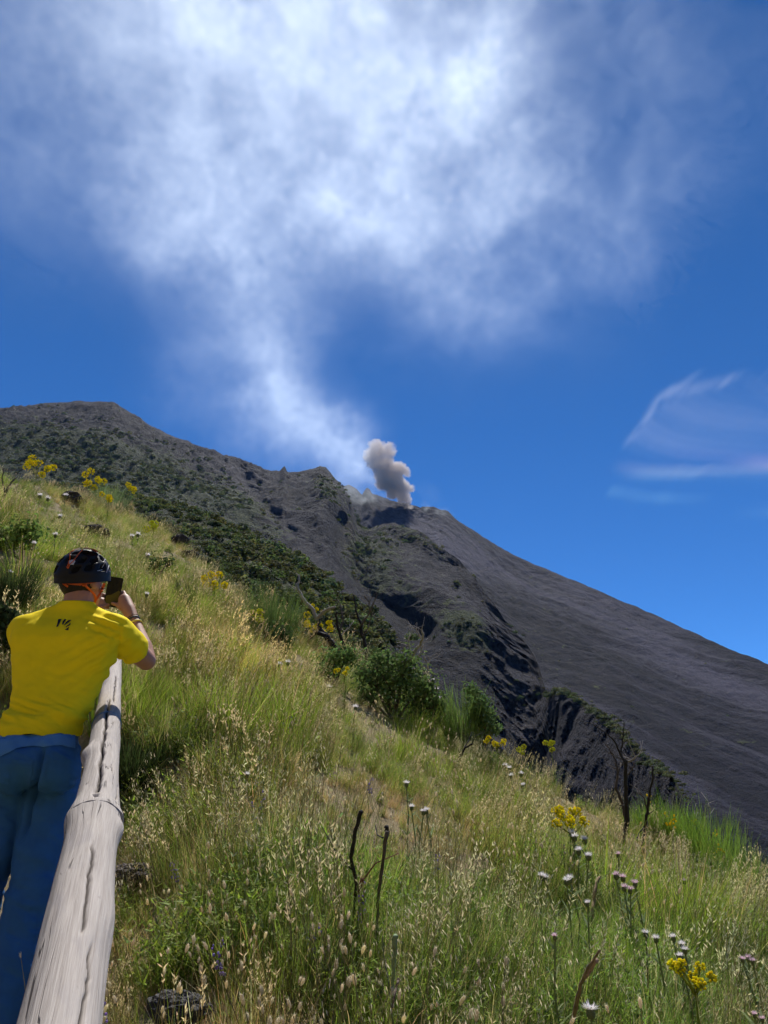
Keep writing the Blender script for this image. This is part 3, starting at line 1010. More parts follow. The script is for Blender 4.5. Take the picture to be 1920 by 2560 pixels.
def stalk_pts(base, az, ln, lean, curve, seg):
    """points of a bending stalk"""
    p = Vector(base)
    a = lean
    pts = [p.copy()]
    for i in range(seg):
        a2 = a + curve * (i + 0.5) / seg
        p = p + Vector((math.sin(a2) * math.cos(az), math.sin(a2) * math.sin(az), math.cos(a2))) * (ln / seg)
        pts.append(p.copy())
    return pts


def blade(mb, base, az, ln, wd, lean, curve, col, seg=3, twist=None):
    pts = stalk_pts(base, az, ln, lean, curve, seg)
    t = az + math.pi / 2 + (random.uniform(-0.9, 0.9) if twist is None else twist)
    side = Vector((math.cos(t), math.sin(t), 0))
    vs, fs = [], []
    for i, p in enumerate(pts[:-1]):
        w = wd * (1 - (i / seg) ** 1.6) * 0.5
        vs += [p - side * w, p + side * w]
    vs.append(pts[-1])
    for i in range(seg - 1):
        fs.append((2 * i, 2 * i + 1, 2 * i + 3, 2 * i + 2))
    fs.append((2 * seg - 2, 2 * seg - 1, 2 * seg))
    mb.add(vs, fs, col)
    return pts


G_GREEN = (0.24, 0.32, 0.042)
G_LUSH = (0.26, 0.37, 0.035)
G_BLUE = (0.24, 0.29, 0.10)
STRAW = (0.60, 0.46, 0.20)
SILVER = (0.68, 0.60, 0.38)
RUST = (0.42, 0.24, 0.085)


def tuft(kind, mb=None, at=(0, 0), wide=1.0):
    own = mb is None
    mb = mb or MB()
    R = random.uniform
    first = len(mb.v)
    if kind == 'green':
        for i in range(34):
            b = (R(-.06, .06), R(-.06, .06), -0.02)
            blade(mb, b, R(0, 6.28), R(.14, .40), R(.0025, .005), R(0.05, .5), R(.1, 1.0), jit(G_GREEN if R(0, 1) < .8 else STRAW, .3))
    elif kind == 'fine':
        for i in range(40):
            b = (R(-.07, .07), R(-.07, .07), -0.02)
            blade(mb, b, R(0, 6.28), R(.2, .5), R(.0014, .0026), R(0.0, .35), R(.0, .6), jit(random.choice([G_GREEN, G_BLUE, STRAW, G_GREEN]), .3))
    elif kind == 'dry':
        for i in range(32):
            b = (R(-.07, .07), R(-.07, .07), -0.02)
            blade(mb, b, R(0, 6.28), R(.10, .38), R(.0015, .0035), R(0.0, .6), R(.0, 1.1), jit(random.choice([STRAW, STRAW, RUST, SILVER]), .3))
    elif kind == 'herb':
        for i in range(16):
            az = R(0, 6.28)
            pts = blade(mb, (R(-.05, .05), R(-.05, .05), -0.02), az, R(.1, .28), .003, R(.0, .5), R(.0, .5), jit(G_GREEN, .2))
            for k in range(7):
                q = pts[1 + k % 3]
                blade(mb, q, R(0, 6.28), R(.02, .055), R(.006, .013), R(.5, 1.3), R(0, .5), jit(G_GREEN if R(0, 1) < .75 else G_BLUE, .3), 2)
    elif kind == 'low':
        for i in range(40):
            b = (R(-.1, .1), R(-.1, .1), -0.02)
            blade(mb, b, R(0, 6.28), R(.04, .14), R(.002, .005), R(0.2, 1.2), R(.1, 1.0), jit(random.choice([RUST, STRAW, G_GREEN, STRAW, (0.15, 0.11, 0.06)]), .3), 2)
    elif kind == 'tussock':
        for i in range(120):
            a = R(0, 6.28)
            q = R(0, .14)
            blade(mb, (q * math.cos(a), q * math.sin(a), -0.02), a + R(-.5, .5), R(.3, .7), R(.003, .006), R(0.0, .35) + q * 2.0, R(.1, .9), jit(G_LUSH if R(0, 1) < .85 else STRAW, .25), 4)
    elif kind == 'oat':
        az = R(-.6, .6)
        for s in range(2):
            h = R(.5, .78)
            pts = stalk_pts((R(-.03, .03), R(-.03, .03), 0), az + R(-.3, .3), h, R(0, .12), R(.25, .6), 7)
            mb.tube(pts, [.0016] * 4 + [.001] * 4, 3, jit((.36, .34, .18), .15), cap=False)
            for k in range(26):
                t = R(3.6, 7)
                i0 = min(int(t), 6)
                q = pts[i0].lerp(pts[i0 + 1], t - i0)
                a2 = az + R(-.9, .9)
                ln = R(.008, .05)
                e = q + Vector((math.cos(a2) * ln, math.sin(a2) * ln, R(-.02, .012)))
                mb.add([q, q + Vector((0, 0, .0008)), e], [(0, 1, 2)], jit((.4, .36, .2)))
                dn = Vector((math.cos(a2) * R(.2, .8), math.sin(a2) * R(.2, .8), -1)).normalized()
                sd = dn.orthogonal().normalized()
                ang = R(0, 3.14)
                sd = (sd * math.cos(ang) + dn.cross(sd) * math.sin(ang))
                L, wd = R(.016, .026), R(.0013, .0023)
                mb.add([e, e + dn * L * .35 + sd * wd, e + dn * L, e + dn * L * .35 - sd * wd], [(0, 1, 2, 3)], jit((.80, .70, .46), .15))
        for i in range(6):
            blade(mb, (R(-.03, .03), R(-.03, .03), -0.02), R(0, 6.28), R(.2, .4), .004, R(0.1, .4), R(.1, .9), jit(STRAW if R(0, 1) < .5 else G_GREEN, .2))
    elif kind == 'hare':
        for s in range(4):
            h = R(.16, .36)
            az = R(-.9, .9)
            pts = stalk_pts((R(-.06, .06), R(-.06, .06), 0), az, h, R(0, .22), R(0, .35), 4)
            mb.tube(pts, .0011, 3, jit((.33, .30, .13), .2), cap=False)
            d = (pts[-1] - pts[-2]).normalized()
            L = R(.008, .013)
            u = d.orthogonal().normalized()
            c0 = jit((.86, .75, .52), .12)
            w_ = L * R(.36, .46)
            mb.ball(pts[-1] + d * L * .8, (w_, w_, L), 7, 5, c0, (u, d.cross(u), d), 0.08)
            for k in range(26):
                a = R(0, 6.28)
                t = R(-.7, 1.0)
                rr = w_ * math.sqrt(max(0.05, 1 - t * t))
                s0 = pts[-1] + d * (L * .8 + L * t) + (u * math.cos(a) + d.cross(u) * math.sin(a)) * rr * .8
                e0 = s0 + (u * math.cos(a) + d.cross(u) * math.sin(a)) * .004 + d * R(.004, .010)
                tw = (u * math.sin(a) - d.cross(u) * math.cos(a)) * .0006
                mb.add([s0 - tw, s0 + tw, e0], [(0, 1, 2)], jit((.85, .76, .56), .08))
        for i in range(8):
            blade(mb, (R(-.05, .05), R(-.05, .05), -0.02), R(0, 6.28), R(.08, .2), .003, R(0.1, .6), R(.1, .9), jit(G_GREEN if R(0, 1) < .5 else STRAW, .3))
    elif kind == 'brome':
        # upright straw ears on thin stems
        for s in range(7):
            pts = stalk_pts((R(-.08, .08), R(-.08, .08), 0), R(-.9, .9), R(.3, .58), R(0, .15), R(0, .35), 5)
            mb.tube(pts, .0011, 3, jit((.33, .29, .13), .2), cap=False)
            for k in range(9):
                q = pts[4].lerp(pts[5], R(-.2, 1.0))
                dn = Vector((R(-.6, .6), R(-.6, .6), R(.3, 1))).normalized()
                sd = dn.orthogonal().normalized()
                L = R(.018, .032)
                mb.add([q, q + dn * L * .4 + sd * .0026, q + dn * L, q + dn * L * .4 - sd * .0026], [(0, 1, 2, 3)], jit((.70, .58, .32), .2))
    elif kind == 'purple':
        for s in range(2):
            pts = stalk_pts((R(-.03, .03), R(-.03, .03), 0), R(0, 6), R(.18, .3), R(0, .25), R(0, .3), 4)
            mb.tube(pts, .0016, 3, jit(G_GREEN), cap=False)
            for k in range(12):
                t = R(2.2, 4)
                i0 = min(int(t), 3)
                q = pts[i0].lerp(pts[i0 + 1], t - i0) + Vector((R(-.009, .009), R(-.009, .009), 0))
                mb.ball(q, R(.003, .006), 5, 3, jit((.34, .24, .58), .25))
    for i in range(first, len(mb.v)):
        v = mb.v[i]
        mb.v[i] = (v[0] + at[0], v[1] + at[1], v[2])
    return mb.build('grass_' + kind, GRASS_MAT, link=False, smooth=False) if own else mb


def patch(kinds, n, size):
    """a patch of several tufts, lying flat, to be tilted with the ground"""
    mb = MB()
    for i in range(n):
        a, q = random.uniform(0, 6.28), size * math.sqrt(random.random())
        tuft(random.choice(kinds), mb, (q * math.cos(a), q * math.sin(a)))
    return mb.build('grass_patch', GRASS_MAT, link=False, smooth=False)


def scatter(name, templates, xyz, rot, scl, tint, which):
    n = len(xyz)
    me = bpy.data.meshes.new(name)
    me.vertices.add(n)
    me.vertices.foreach_set('co', np.ascontiguousarray(xyz, dtype=np.float32).ravel())
    a = me.attributes.new('rot', 'FLOAT_VECTOR', 'POINT')
    a.data.foreach_set('vector', np.ascontiguousarray(rot, dtype=np.float32).ravel())
    a = me.attributes.new('scl', 'FLOAT', 'POINT')
    a.data.foreach_set('value', np.ascontiguousarray(scl, dtype=np.float32))
    a = me.attributes.new('itint', 'FLOAT_COLOR', 'POINT')
    a.data.foreach_set('color', np.concatenate([tint, np.ones((n, 1))], 1).astype(np.float32).ravel())
    a = me.attributes.new('which', 'INT', 'POINT')
    a.data.foreach_set('value', which.astype(np.int32))
    me.update()
    o = bpy.data.objects.new(name, me)
    COL.objects.link(o)
    ng = bpy.data.node_groups.new(name + "_nodes", 'GeometryNodeTree')
    ng.interface.new_socket('Geometry', in_out='INPUT', socket_type='NodeSocketGeometry')
    ng.interface.new_socket('Geometry', in_out='OUTPUT', socket_type='NodeSocketGeometry')
    gi, go = ng.nodes.new('NodeGroupInput'), ng.nodes.new('NodeGroupOutput')

    def named(nm, typ):
        nd = ng.nodes.new('GeometryNodeInputNamedAttribute')
        nd.data_type = typ
        nd.inputs['Name'].default_value = nm
        return nd.outputs[0]
    ar, asl, aw = named('rot', 'FLOAT_VECTOR'), named('scl', 'FLOAT'), named('which', 'INT')
    jn = ng.nodes.new('GeometryNodeJoinGeometry')
    for i, t in enumerate(templates):
        oi = ng.nodes.new('GeometryNodeObjectInfo')
        oi.inputs['Object'].default_value = t
        cmp_ = ng.nodes.new('FunctionNodeCompare')
        cmp_.data_type = 'INT'
        cmp_.operation = 'EQUAL'
        ng.links.new(aw, cmp_.inputs[2])
        cmp_.inputs[3].default_value = i
        ip = ng.nodes.new('GeometryNodeInstanceOnPoints')
        ng.links.new(gi.outputs[0], ip.inputs['Points'])
        ng.links.new(cmp_.outputs[0], ip.inputs['Selection'])
        ng.links.new(oi.outputs['Geometry'], ip.inputs['Instance'])
        ng.links.new(ar, ip.inputs['Rotation'])
        ng.links.new(asl, ip.inputs['Scale'])
        ng.links.new(ip.outputs[0], jn.inputs[0])
    ng.links.new(jn.outputs[0], go.inputs[0])
    md = o.modifiers.new('scatter', 'NODES')
    md.node_group = ng
    return o


def wedge_points(dens, r0, r1, az=37.0, n_try=400000):
    """random points of the hillside, dens(r, x, y) per square metre"""
    rr = np.linspace(r0, r1, 200)
    dmax = dens(rr)
    cdf = np.cumsum(dmax * rr)
    tot = np.trapz(dmax * rr, rr) * 2 * math.radians(az)
    n = int(tot)
    r = np.interp(rng.random(n) * cdf[-1], cdf, rr)
    a = np.radians(rng.uniform(-az, az, n))
    ok = r < edge_r(a) + 2.2
    r, a = r[ok], a[ok]
    return r * np.sin(a), r * np.cos(a)


def off_trail(x, y):
    d = x - (rail_x(y) - 0.62)
    keep = np.ones(len(x), bool)
    keep &= ~((d > -0.55) & (d < 0.5) & (y < 4.6))
    return keep


STONE_SPOTS = [(330, 2190, 0.15), (452, 2530, 0.13)]
_stones = [(hit(a, b), r) for a, b, r in STONE_SPOTS]


def clear_of(x, y):
    ok = np.ones(len(x), bool)
    for p, r in _stones:
        dx, dy = x - p.x, y - p.y
        ok &= ~((np.hypot(dx, dy) < r) | ((np.abs(dx) < r * 0.8) & (dy < 0) & (dy > -r * 1.8)))
    return ok


def orient(n, tilt=0.15, free=True):
    r = np.zeros((n, 3))
    r[:, 0] = rng.normal(0, tilt, n)
    r[:, 1] = rng.normal(0.06, tilt, n)
    r[:, 2] = rng.uniform(0, 6.283, n) if free else rng.normal(-0.35, 0.5, n)
    return r


def ground_tilt(x, y, e=0.15):
    """euler angles that lay a patch on the slope, plus a turn about its own axis"""
    gxx = (ground(x + e, y) - ground(x - e, y)) / (2 * e)
    gyy = (ground(x, y + e) - ground(x, y - e)) / (2 * e)
    return np.clip(gxx, -1.2, 1.2), np.clip(gyy, -1.2, 1.2)


def lay(x, y, spin=None):
    """full rotation for a patch: stems stay nearly upright, their feet follow the slope"""
    gxx, gyy = ground_tilt(x, y)
    out = np.zeros((len(x), 3))
    sp = rng.uniform(0, 6.283, len(x)) if spin is None else spin
    for i in range(len(x)):
        nrm = Vector((-gxx[i] * 0.75, -gyy[i] * 0.75, 1)).normalized()
        q = Vector((0, 0, 1)).rotation_difference(nrm)
        e = (q.to_matrix() @ Matrix.Rotation(sp[i], 3, 'Z')).to_euler()
        out[i] = (e.x, e.y, e.z)
    return out


MIX = [['green', 'green', 'fine', 'herb'], ['fine', 'fine', 'green', 'brome'], ['dry', 'dry', 'low', 'brome', 'fine'], ['herb', 'green', 'herb', 'low'], ['low', 'low', 'dry', 'herb'], ['brome', 'brome', 'fine', 'dry']]
TEMPL = [patch(MIX[i // 3], 9, 0.2) for i in range(18)]
x, y = wedge_points(lambda r: np.interp(r, [0.8, 3, 6, 10, 16, 24], [60, 56, 36, 21, 13, 10]), 0.8, 25.0)
k = off_trail(x, y) & clear_of(x, y)
x, y = x[k], y[k]
n = len(x)
dry = fbm(x * 0.55, y * 0.55, 0, 4, 401) + 0.12 * sst(0.6, -0.9, x / y * 2.0) - 0.06 + 0.42 * sst(4.4, 2.4, y) * sst(0.35, -0.3, x / y) + 0.3 * np.exp(-((x + 1.4) / 1.0) ** 2 - ((y - 12.5) / 2.0) ** 2)
lush = fbm(x * 0.8, y * 0.8, 5, 3, 405)
u = rng.random(n)
w_green = np.clip(0.42 - 0.55 * dry + 0.25 * lush, 0.04, 1)
w_fine = np.full(n, 0.30)
w_dry = np.clip(0.16 + 0.75 * dry, 0.02, 1)
w_herb = np.clip(0.13 + 0.4 * fbm(x * 1.1, y * 1.1, 9, 3, 409), 0.0, 1)
near = sst(6.0, 2.5, np.hypot(x, y))
w_low = np.clip(0.14 + 0.35 * dry, 0.03, 1) * sst(14, 4, np.hypot(x, y)) + 0.22 * near
w_herb = w_herb + 0.14 * near
w_brm = np.clip(0.14 + 0.4 * fbm(x * 0.7, y * 0.7, 2, 3, 411), 0.0, 1)
ws = np.stack([w_green, w_fine, w_dry, w_herb, w_low, w_brm], 1)
ws = np.cumsum(ws / ws.sum(1, keepdims=True), 1)
kind = (u[:, None] > ws).sum(1)
which = np.clip(kind, 0, 5) * 3 + rng.integers(0, 3, n)
rad = np.hypot(x, y)
scl = rng.uniform(0.6, 1.25, n) * np.clip(0.92 + 1.1 * fbm(x * 0.8, y * 0.8, 1, 3, 420), 0.38, 1.7) * np.interp(rad, [0, 2.2, 5, 10, 20], [0.55, 0.62, 0.72, 0.66, 0.72])
rd = x - rail_x(y)
scl = scl * np.where((np.abs(rd) < 0.35) & (y < 6), 0.6, 1.0)
tint = np.ones((n, 3)) * rng.uniform(0.8, 1.2, (n, 1))
wm = np.clip(dry, -0.6, 0.6)[:, None]
tint = tint * (1 + wm * np.array([0.30, 0.10, 0.0]))
yell = np.clip(lush, 0, 1)[:, None]
tint = tint * (1 + yell * np.array([0.22, 0.28, -0.05]))
gs = scatter("grass", TEMPL, np.stack([x, y, ground(x, y)], 1), lay(x, y), scl, tint, which)
tag(gs, "wild green and straw coloured grass covering the whole hillside", "grass", kind="stuff")

# ---- hare's tail grass, thick in the nearest part
TEMPL2 = [tuft('hare') for _ in range(4)]
x, y = wedge_points(lambda r: np.interp(r, [1.2, 4, 8, 14, 24], [52, 38, 16, 5, 2]), 1.2, 24.0)
k = off_trail(x, y) & clear_of(x, y) & (fbm(x * 0.9, y * 0.9, 0, 3, 431) > 0.02 + 0.35 * sst(0.0, 0.45, x / y))
x, y = x[k], y[k]
n = len(x)
hs2 = scatter("hare_tail_grass", TEMPL2, np.stack([x, y, ground(x, y)], 1), orient(n, 0.12), rng.uniform(0.8, 1.25, n), np.ones((n, 3)) * rng.uniform(0.75, 1.15, (n, 1)), rng.integers(0, 4, n))
tag(hs2, "soft pale oval hare's tail seed heads scattered through the near grass", "grass", kind="stuff")

# ---- wild oats with drooping silvery panicles
TEMPL3 = [tuft('oat') for _ in range(5)]
x, y = wedge_points(lambda r: np.interp(r, [1.8, 4, 8, 14, 24], [5, 8, 8, 6, 5]), 1.8, 24.5)
k = off_trail(x, y) & ((fbm(x * 0.75, y * 0.75, 0, 3, 441) > 0.08) | (np.hypot(x, y) > edge_r(np.arctan2(x, y)) - 1.5))
x, y = x[k], y[k]
n = len(x)
oats = scatter("wild_oats", TEMPL3, np.stack([x, y, ground(x, y)], 1), orient(n, 0.10, False), rng.uniform(0.7, 1.15, n) * np.interp(np.hypot(x, y), [2, 6, 10, 20], [0.9, 0.78, 0.55, 0.62]), np.ones((n, 3)) * rng.uniform(0.75, 1.15, (n, 1)), rng.integers(0, 5, n))
tag(oats, "silvery wild oat panicles nodding above the grass", "grass", kind="stuff")

# ---- lush bright tussocks, placed where the photograph shows them
TEMPL4 = [tuft('tussock') for _ in range(3)]
TUS = [(640, 1850, 1.5), (690, 1820, 1.3), (600, 1880, 1.2), (660, 1900, 1.0), (560, 1870, .9), (1010, 1830, .9), (1050, 1840, 1.0), (985, 1900, .8), (1080, 1930, .9), (1620, 2330, 1.2), (1680, 2350, 1.3), (1740, 2380, 1.2), (1650, 2400, 1.0),
       (1780, 2330, 1.0), (540, 1560, 1.0), (500, 1530, .8), (430, 1560, .7), (60, 1290, 1.0), (20, 1320, 1.2), (110, 1400, .9), (30, 1480, 1.0), (700, 1900, .8), (1230, 2030, .8), (1310, 2060, .7), (900, 2260, .7), (860, 2330, .5),
       (1120, 2380, .6), (1400, 2250, .7), (320, 1840, .9), (390, 1850, .8), (450, 1800, 1.0), (350, 1800, 1.0), (330, 1760, .9), (1880, 2420, .9), (1550, 2480, .7)]
pts = [(hit(a, b), s) for a, b, s in TUS]
pts = [(p + Vector((random.uniform(-.25, .25), random.uniform(-.25, .25), 0)), s * random.uniform(.6, .95)) for p, s in pts for _ in range(3)]
xyz = np.array([(p.x, p.y, gz(p.x, p.y)) for p, s in pts])
n = len(pts)
tus = scatter("grass_tussocks", TEMPL4, xyz, orient(n, 0.08), np.array([s for p, s in pts]), np.ones((n, 3)) * rng.uniform(0.75, 1.1, (n, 1)), rng.integers(0, 3, n))
tag(tus, "lush bright green grass tussocks among the paler grass", "grass", kind="stuff")

TEMPL5 = [tuft('purple') for _ in range(2)]
x, y = wedge_points(lambda r: np.interp(r, [1.5, 4, 6], [3.5, 2.5, 0.4]), 1.5, 6.0)
k = off_trail(x, y) & (x / y < 0.1)
x, y = x[k], y[k]
n = len(x)
pf = scatter("purple_vetch", TEMPL5, np.stack([x, y, ground(x, y)], 1), orient(n, 0.12), rng.uniform(0.8, 1.2, n), np.ones((n, 3)), rng.integers(0, 2, n))
tag(pf, "tiny purple vetch flowers sprinkled low in the near grass", "flowers", kind="stuff")
# ================================================================ PLANTS, STONES AND DEAD WOOD
def depth_of(p):
    return p.y * CT + p.z * ST


def leaf_material(name, trans=0.35):
    m, nt, out = new_mat(name)
    N = NT(nt)
    c = N.attr('tint').outputs['Color']
    df = N.n('ShaderNodeBsdfDiffuse')
    tr = N.n('ShaderNodeBsdfTranslucent')
    N.l(c, df.inputs['Color'])
    N.l(c, tr.inputs['Color'])
    mx = N.n('ShaderNodeMixShader')
    mx.inputs[0].default_value = trans
    N.l(df.outputs[0], mx.inputs[1])
    N.l(tr.outputs[0], mx.inputs[2])
    N.l(mx.outputs[0], out.inputs['Surface'])
    return m


LEAF = leaf_material("leaf_tissue", 0.4)
BARK = simple_mat("charred_bark", (1, 1, 1), 0.85, 60, 0.6, 0.006, 0.35, tint=True)
DARKB, PALEB, BROWNB = (0.022, 0.020, 0.019), (0.30, 0.275, 0.25), (0.085, 0.068, 0.055)


def place(o, base):
    """set the thing's base point; its parts are built in world space"""
    o.location = base


def part_of(mb, name, mat, parent, smooth=True):
    o = mb.build(name, mat, None, smooth)
    keep_(o, parent)
    return o


def keep_(o, parent):
    o.parent = parent
    o.matrix_parent_inverse = Matrix.Translation(-parent.location)


# ---- giant fennel with yellow flower heads
def fennel(px, py, hpx, size_px, label, nh=7, young=False):
    r_ = math.hypot(*hit(px, py, 0.3).xy)
    base = hit(px, py, float(np.interp(r_, [3, 6, 12, 22], [0.36, 0.40, 0.46, 0.75])))
    d = depth_of(base)
    top = P(px, py, d)
    o = empty("giant_fennel", tuple(base))
    tag(o, label, "fennel", "yellow giant fennel plants on the hillside")
    sc = size_px * d / W
    st = MB()
    mid = base.lerp(top, 0.55) + Vector((random.uniform(-.03, .03), 0, 0))
    st.tube([base - Vector((0, 0, .03)), mid, top - Vector((0, 0, sc * 0.35))], [0.0065, 0.0055, 0.004], 7, (0.20, 0.26, 0.06))
    heads = []
    for k in range(nh):
        a = 6.283 * k / nh + random.uniform(-.3, .3)
        q = random.uniform(0.38, 0.62) * sc if k else 0
        c = top + Vector((math.cos(a) * q, math.sin(a) * q * 0.8, random.uniform(-.34, .30) * sc))
        st.tube([top - Vector((0, 0, sc * random.uniform(.3, .5))), c - Vector((0, 0, .03 * sc))], [0.004, 0.0025], 5, (0.28, 0.32, 0.06))
        heads.append(c)
    part_of(st, "stem", LEAF, o)
    hr = sc * (0.145 if nh > 4 else 0.21)
    for c in heads:
        um = MB()
        yc = (0.92, 0.80, 0.03) if not young else (0.72, 0.74, 0.06)
        for k in range(34):
            v = Vector((random.gauss(0, 1), random.gauss(0, 1), random.gauss(0.35, .8))).normalized()
            q = c + v * hr * random.uniform(.82, 1.05)
            um.tube([c - Vector((0, 0, hr * .5)), q], [0.0011, 0.0011], 3, (0.45, 0.45, 0.06), cap=False)
            um.ball(q, hr * random.uniform(.16, .25), 5, 3, jit(yc, .2), jitter=.25)
        part_of(um, "umbel", LEAF, o, False)
    lf = MB()
    for k in range(60):
        t = random.uniform(0.02, 0.5)
        p = base.lerp(mid, min(1, t * 1.8))
        blade(lf, p, random.uniform(0, 6.28), random.uniform(.10, .30), .004, random.uniform(.4, 1.2), random.uniform(0, .8), jit((0.13, 0.20, 0.05), .3))
    part_of(lf, "leaf_fronds", LEAF, o, False)
    return o


FENNEL = [(95, 1168, 60, 62, "giant fennel with yellow heads topping the slope at the far left edge of the photo", 8), (238, 1202, 55, 58, "yellow giant fennel beside the feathery green bush on the hilltop", 8),
          (335, 1216, 45, 34, "small yellow fennel just behind the feathery green bush", 4), (274, 1240, 40, 34, "short yellow fennel in front of the feathery green bush", 4),
          (538, 1444, 60, 62, "yellow giant fennel left of the tall dark broom bush", 7), (650, 1538, 50, 42, "pale yellow fennel half hidden at the foot of the dark broom bush", 4),
          (793, 1558, 75, 62, "bright yellow giant fennel in front of the forked charred branch", 9), (792, 1516, 60, 26, "tiny yellow fennel head in the fork of the charred branch", 3),
          (1240, 1850, 75, 48, "yellow giant fennel standing against the dark ravine beside a leafy bush", 7), (1378, 1866, 60, 34, "small greenish yellow fennel against the dark cliff", 4),
          (1425, 2050, 90, 82, "large spreading yellow giant fennel above the pink thistles", 9), (1735, 2440, 150, 92, "yellow giant fennel nearest the lower corner of the slope", 8),
          (385, 1316, 50, 40, "pale greenish fennel among dry grass below the hilltop", 4), (862, 1680, 40, 40, "low yellow fennel at the edge of the big leafy shrub", 5),
          (1310, 1876, 50, 30, "faint dried fennel between the two fennels at the cliff edge", 3)]
for f in FENNEL:
    fennel(*f[:5], nh=f[5], young=f[0] in (650, 385, 1378, 1310))


# ---- thistles
def thistle(px, py, hpx, size_px, label, pale):
    r_ = math.hypot(*hit(px, py, 0.3).xy)
    base = hit(px, py, float(np.interp(r_, [2, 5, 10, 22], [0.34, 0.36, 0.33, 0.45])))
    d = depth_of(base)
    top = P(px, py, d)
    r = size_px * d / W * (0.58 if pale else 0.5)
    o = empty("thistle", tuple(base))
    tag(o, label, "thistle", "pale thistles in the grass")
    st = MB()
    mid = base.lerp(top, .5) + Vector((random.uniform(-.03, .03), random.uniform(-.03, .03), 0))
    st.tube([base - Vector((0, 0, .02)), mid, top - Vector((0, 0, r * 1.1))], [.004, .0035, .003], 5, (0.22, 0.26, 0.12))
    for k in range(9):
        t = random.uniform(.1, .9)
        blade(st, base.lerp(mid, t * 2) if t < .5 else mid.lerp(top, t * 2 - 1), random.uniform(0, 6.28), random.uniform(.04, .10), .012, random.uniform(.5, 1.1), random.uniform(0, .7), jit((0.22, 0.27, 0.13), .2))
    part_of(st, "stem", LEAF, o, False)
    bu = MB()
    bu.ball(top - Vector((0, 0, r * .55)), (r * .55, r * .55, r * .65), 9, 6, (0.20, 0.22, 0.10), jitter=.08)
    part_of(bu, "bud", LEAF, o)
    fl = MB()
    for k in range(70):
        a = random.uniform(0, 6.28)
        c = (0.9, 0.86, 0.86) if pale else (0.82, 0.62, 0.70)
        blade(fl, top + Vector((math.cos(a) * r * .2, math.sin(a) * r * .2, -r * .2)), a, r * random.uniform(.8, 1.25), r * .17, random.uniform(.1, 1.25), random.uniform(-.1, .4), jit(c, .12), 2)
    part_of(fl, "flower_head", LEAF, o, False)


THISTLES = [("pale thistle just under the spreading yellow fennel", True, 20, [(1436, 2090), (1461, 2097), (1446, 2124), (1471, 2138), (1428, 2080)]), ("pinkish thistle between the spreading fennel and the double burnt trunk", False, 17, [(1545, 2134)]),
      ("pale thistle on the open slope left of the stalk", True, 20, [(1353, 2188), (1416, 2200), (1364, 2192), (1424, 2194)]), ("pink thistle in the group below the burnt trunks", False, 22, [(1540, 2186), (1557, 2191), (1587, 2206), (1575, 2222), (1560, 2216)]),
      ("small pink thistle near the hanging green bush", False, 15, [(1711, 2201)]), ("lone white thistle above the tall dry stalk", True, 17, [(1468, 2256)]), ("lone pink thistle left of the lower pale thistles", False, 19, [(1387, 2339)]),
      ("pale thistle beside the bright tussocks low on the slope", True, 19, [(1614, 2331), (1639, 2344), (1683, 2341), (1705, 2359), (1712, 2372), (1700, 2388)]), ("pinkish thistle at the lower right edge of the slope", False, 18, [(1856, 2396), (1881, 2400), (1870, 2392)]),
      ("large white thistle head at the very bottom of the slope", True, 36, [(1476, 2520)]), ("pinkish thistle in the bottom right corner", False, 18, [(1886, 2534), (1905, 2545)]), ("small white thistle near the crest by the cliff fennels", True, 14, [(1273, 1919), (1303, 1933), (1263, 1913), (1278, 1938), (1307, 1962)]),
      ("white thistle in the grass left of the helmet", True, 13, [(26, 1430), (86, 1358)]), ("white thistle in the grass above the helmet", True, 13, [(139, 1336), (165, 1238), (120, 1245), (150, 1290), (100, 1238)]), ("white thistle in the grass right of the phone", True, 14, [(367, 1485), (370, 1388), (330, 1340), (345, 1335)]),
      ("pale thistle among bright tussocks in mid slope", True, 15, [(618, 1935)]), ("white thistle on the slope left of the leafy shrub", True, 15, [(822, 1717), (889, 1767), (700, 1660), (720, 1655)]), ("pale thistle above the burnt stakes", True, 16, [(1016, 1957), (1029, 2016), (1058, 2027), (1066, 2024)]),
      ("tiny white thistle on the big leafy shrub", True, 12, [(1082, 1699), (1057, 1716), (1070, 1720), (1092, 1722), (1040, 1720), (1100, 1745)])]
ORD = ["second", "third", "fourth", "fifth", "sixth"]
for lab, pale, sz, pts in THISTLES:
    pts = sorted(pts)
    for i, (a, b) in enumerate(pts):
        m_ = len(pts)
        where = "" if m_ == 1 else (", leftmost of its group" if i == 0 else ", rightmost of its group" if i == m_ - 1 else ", " + ORD[i - 1] + " of its group from left")
        thistle(a, b, 38 if b < 2000 else 60, sz, lab + where, pale)


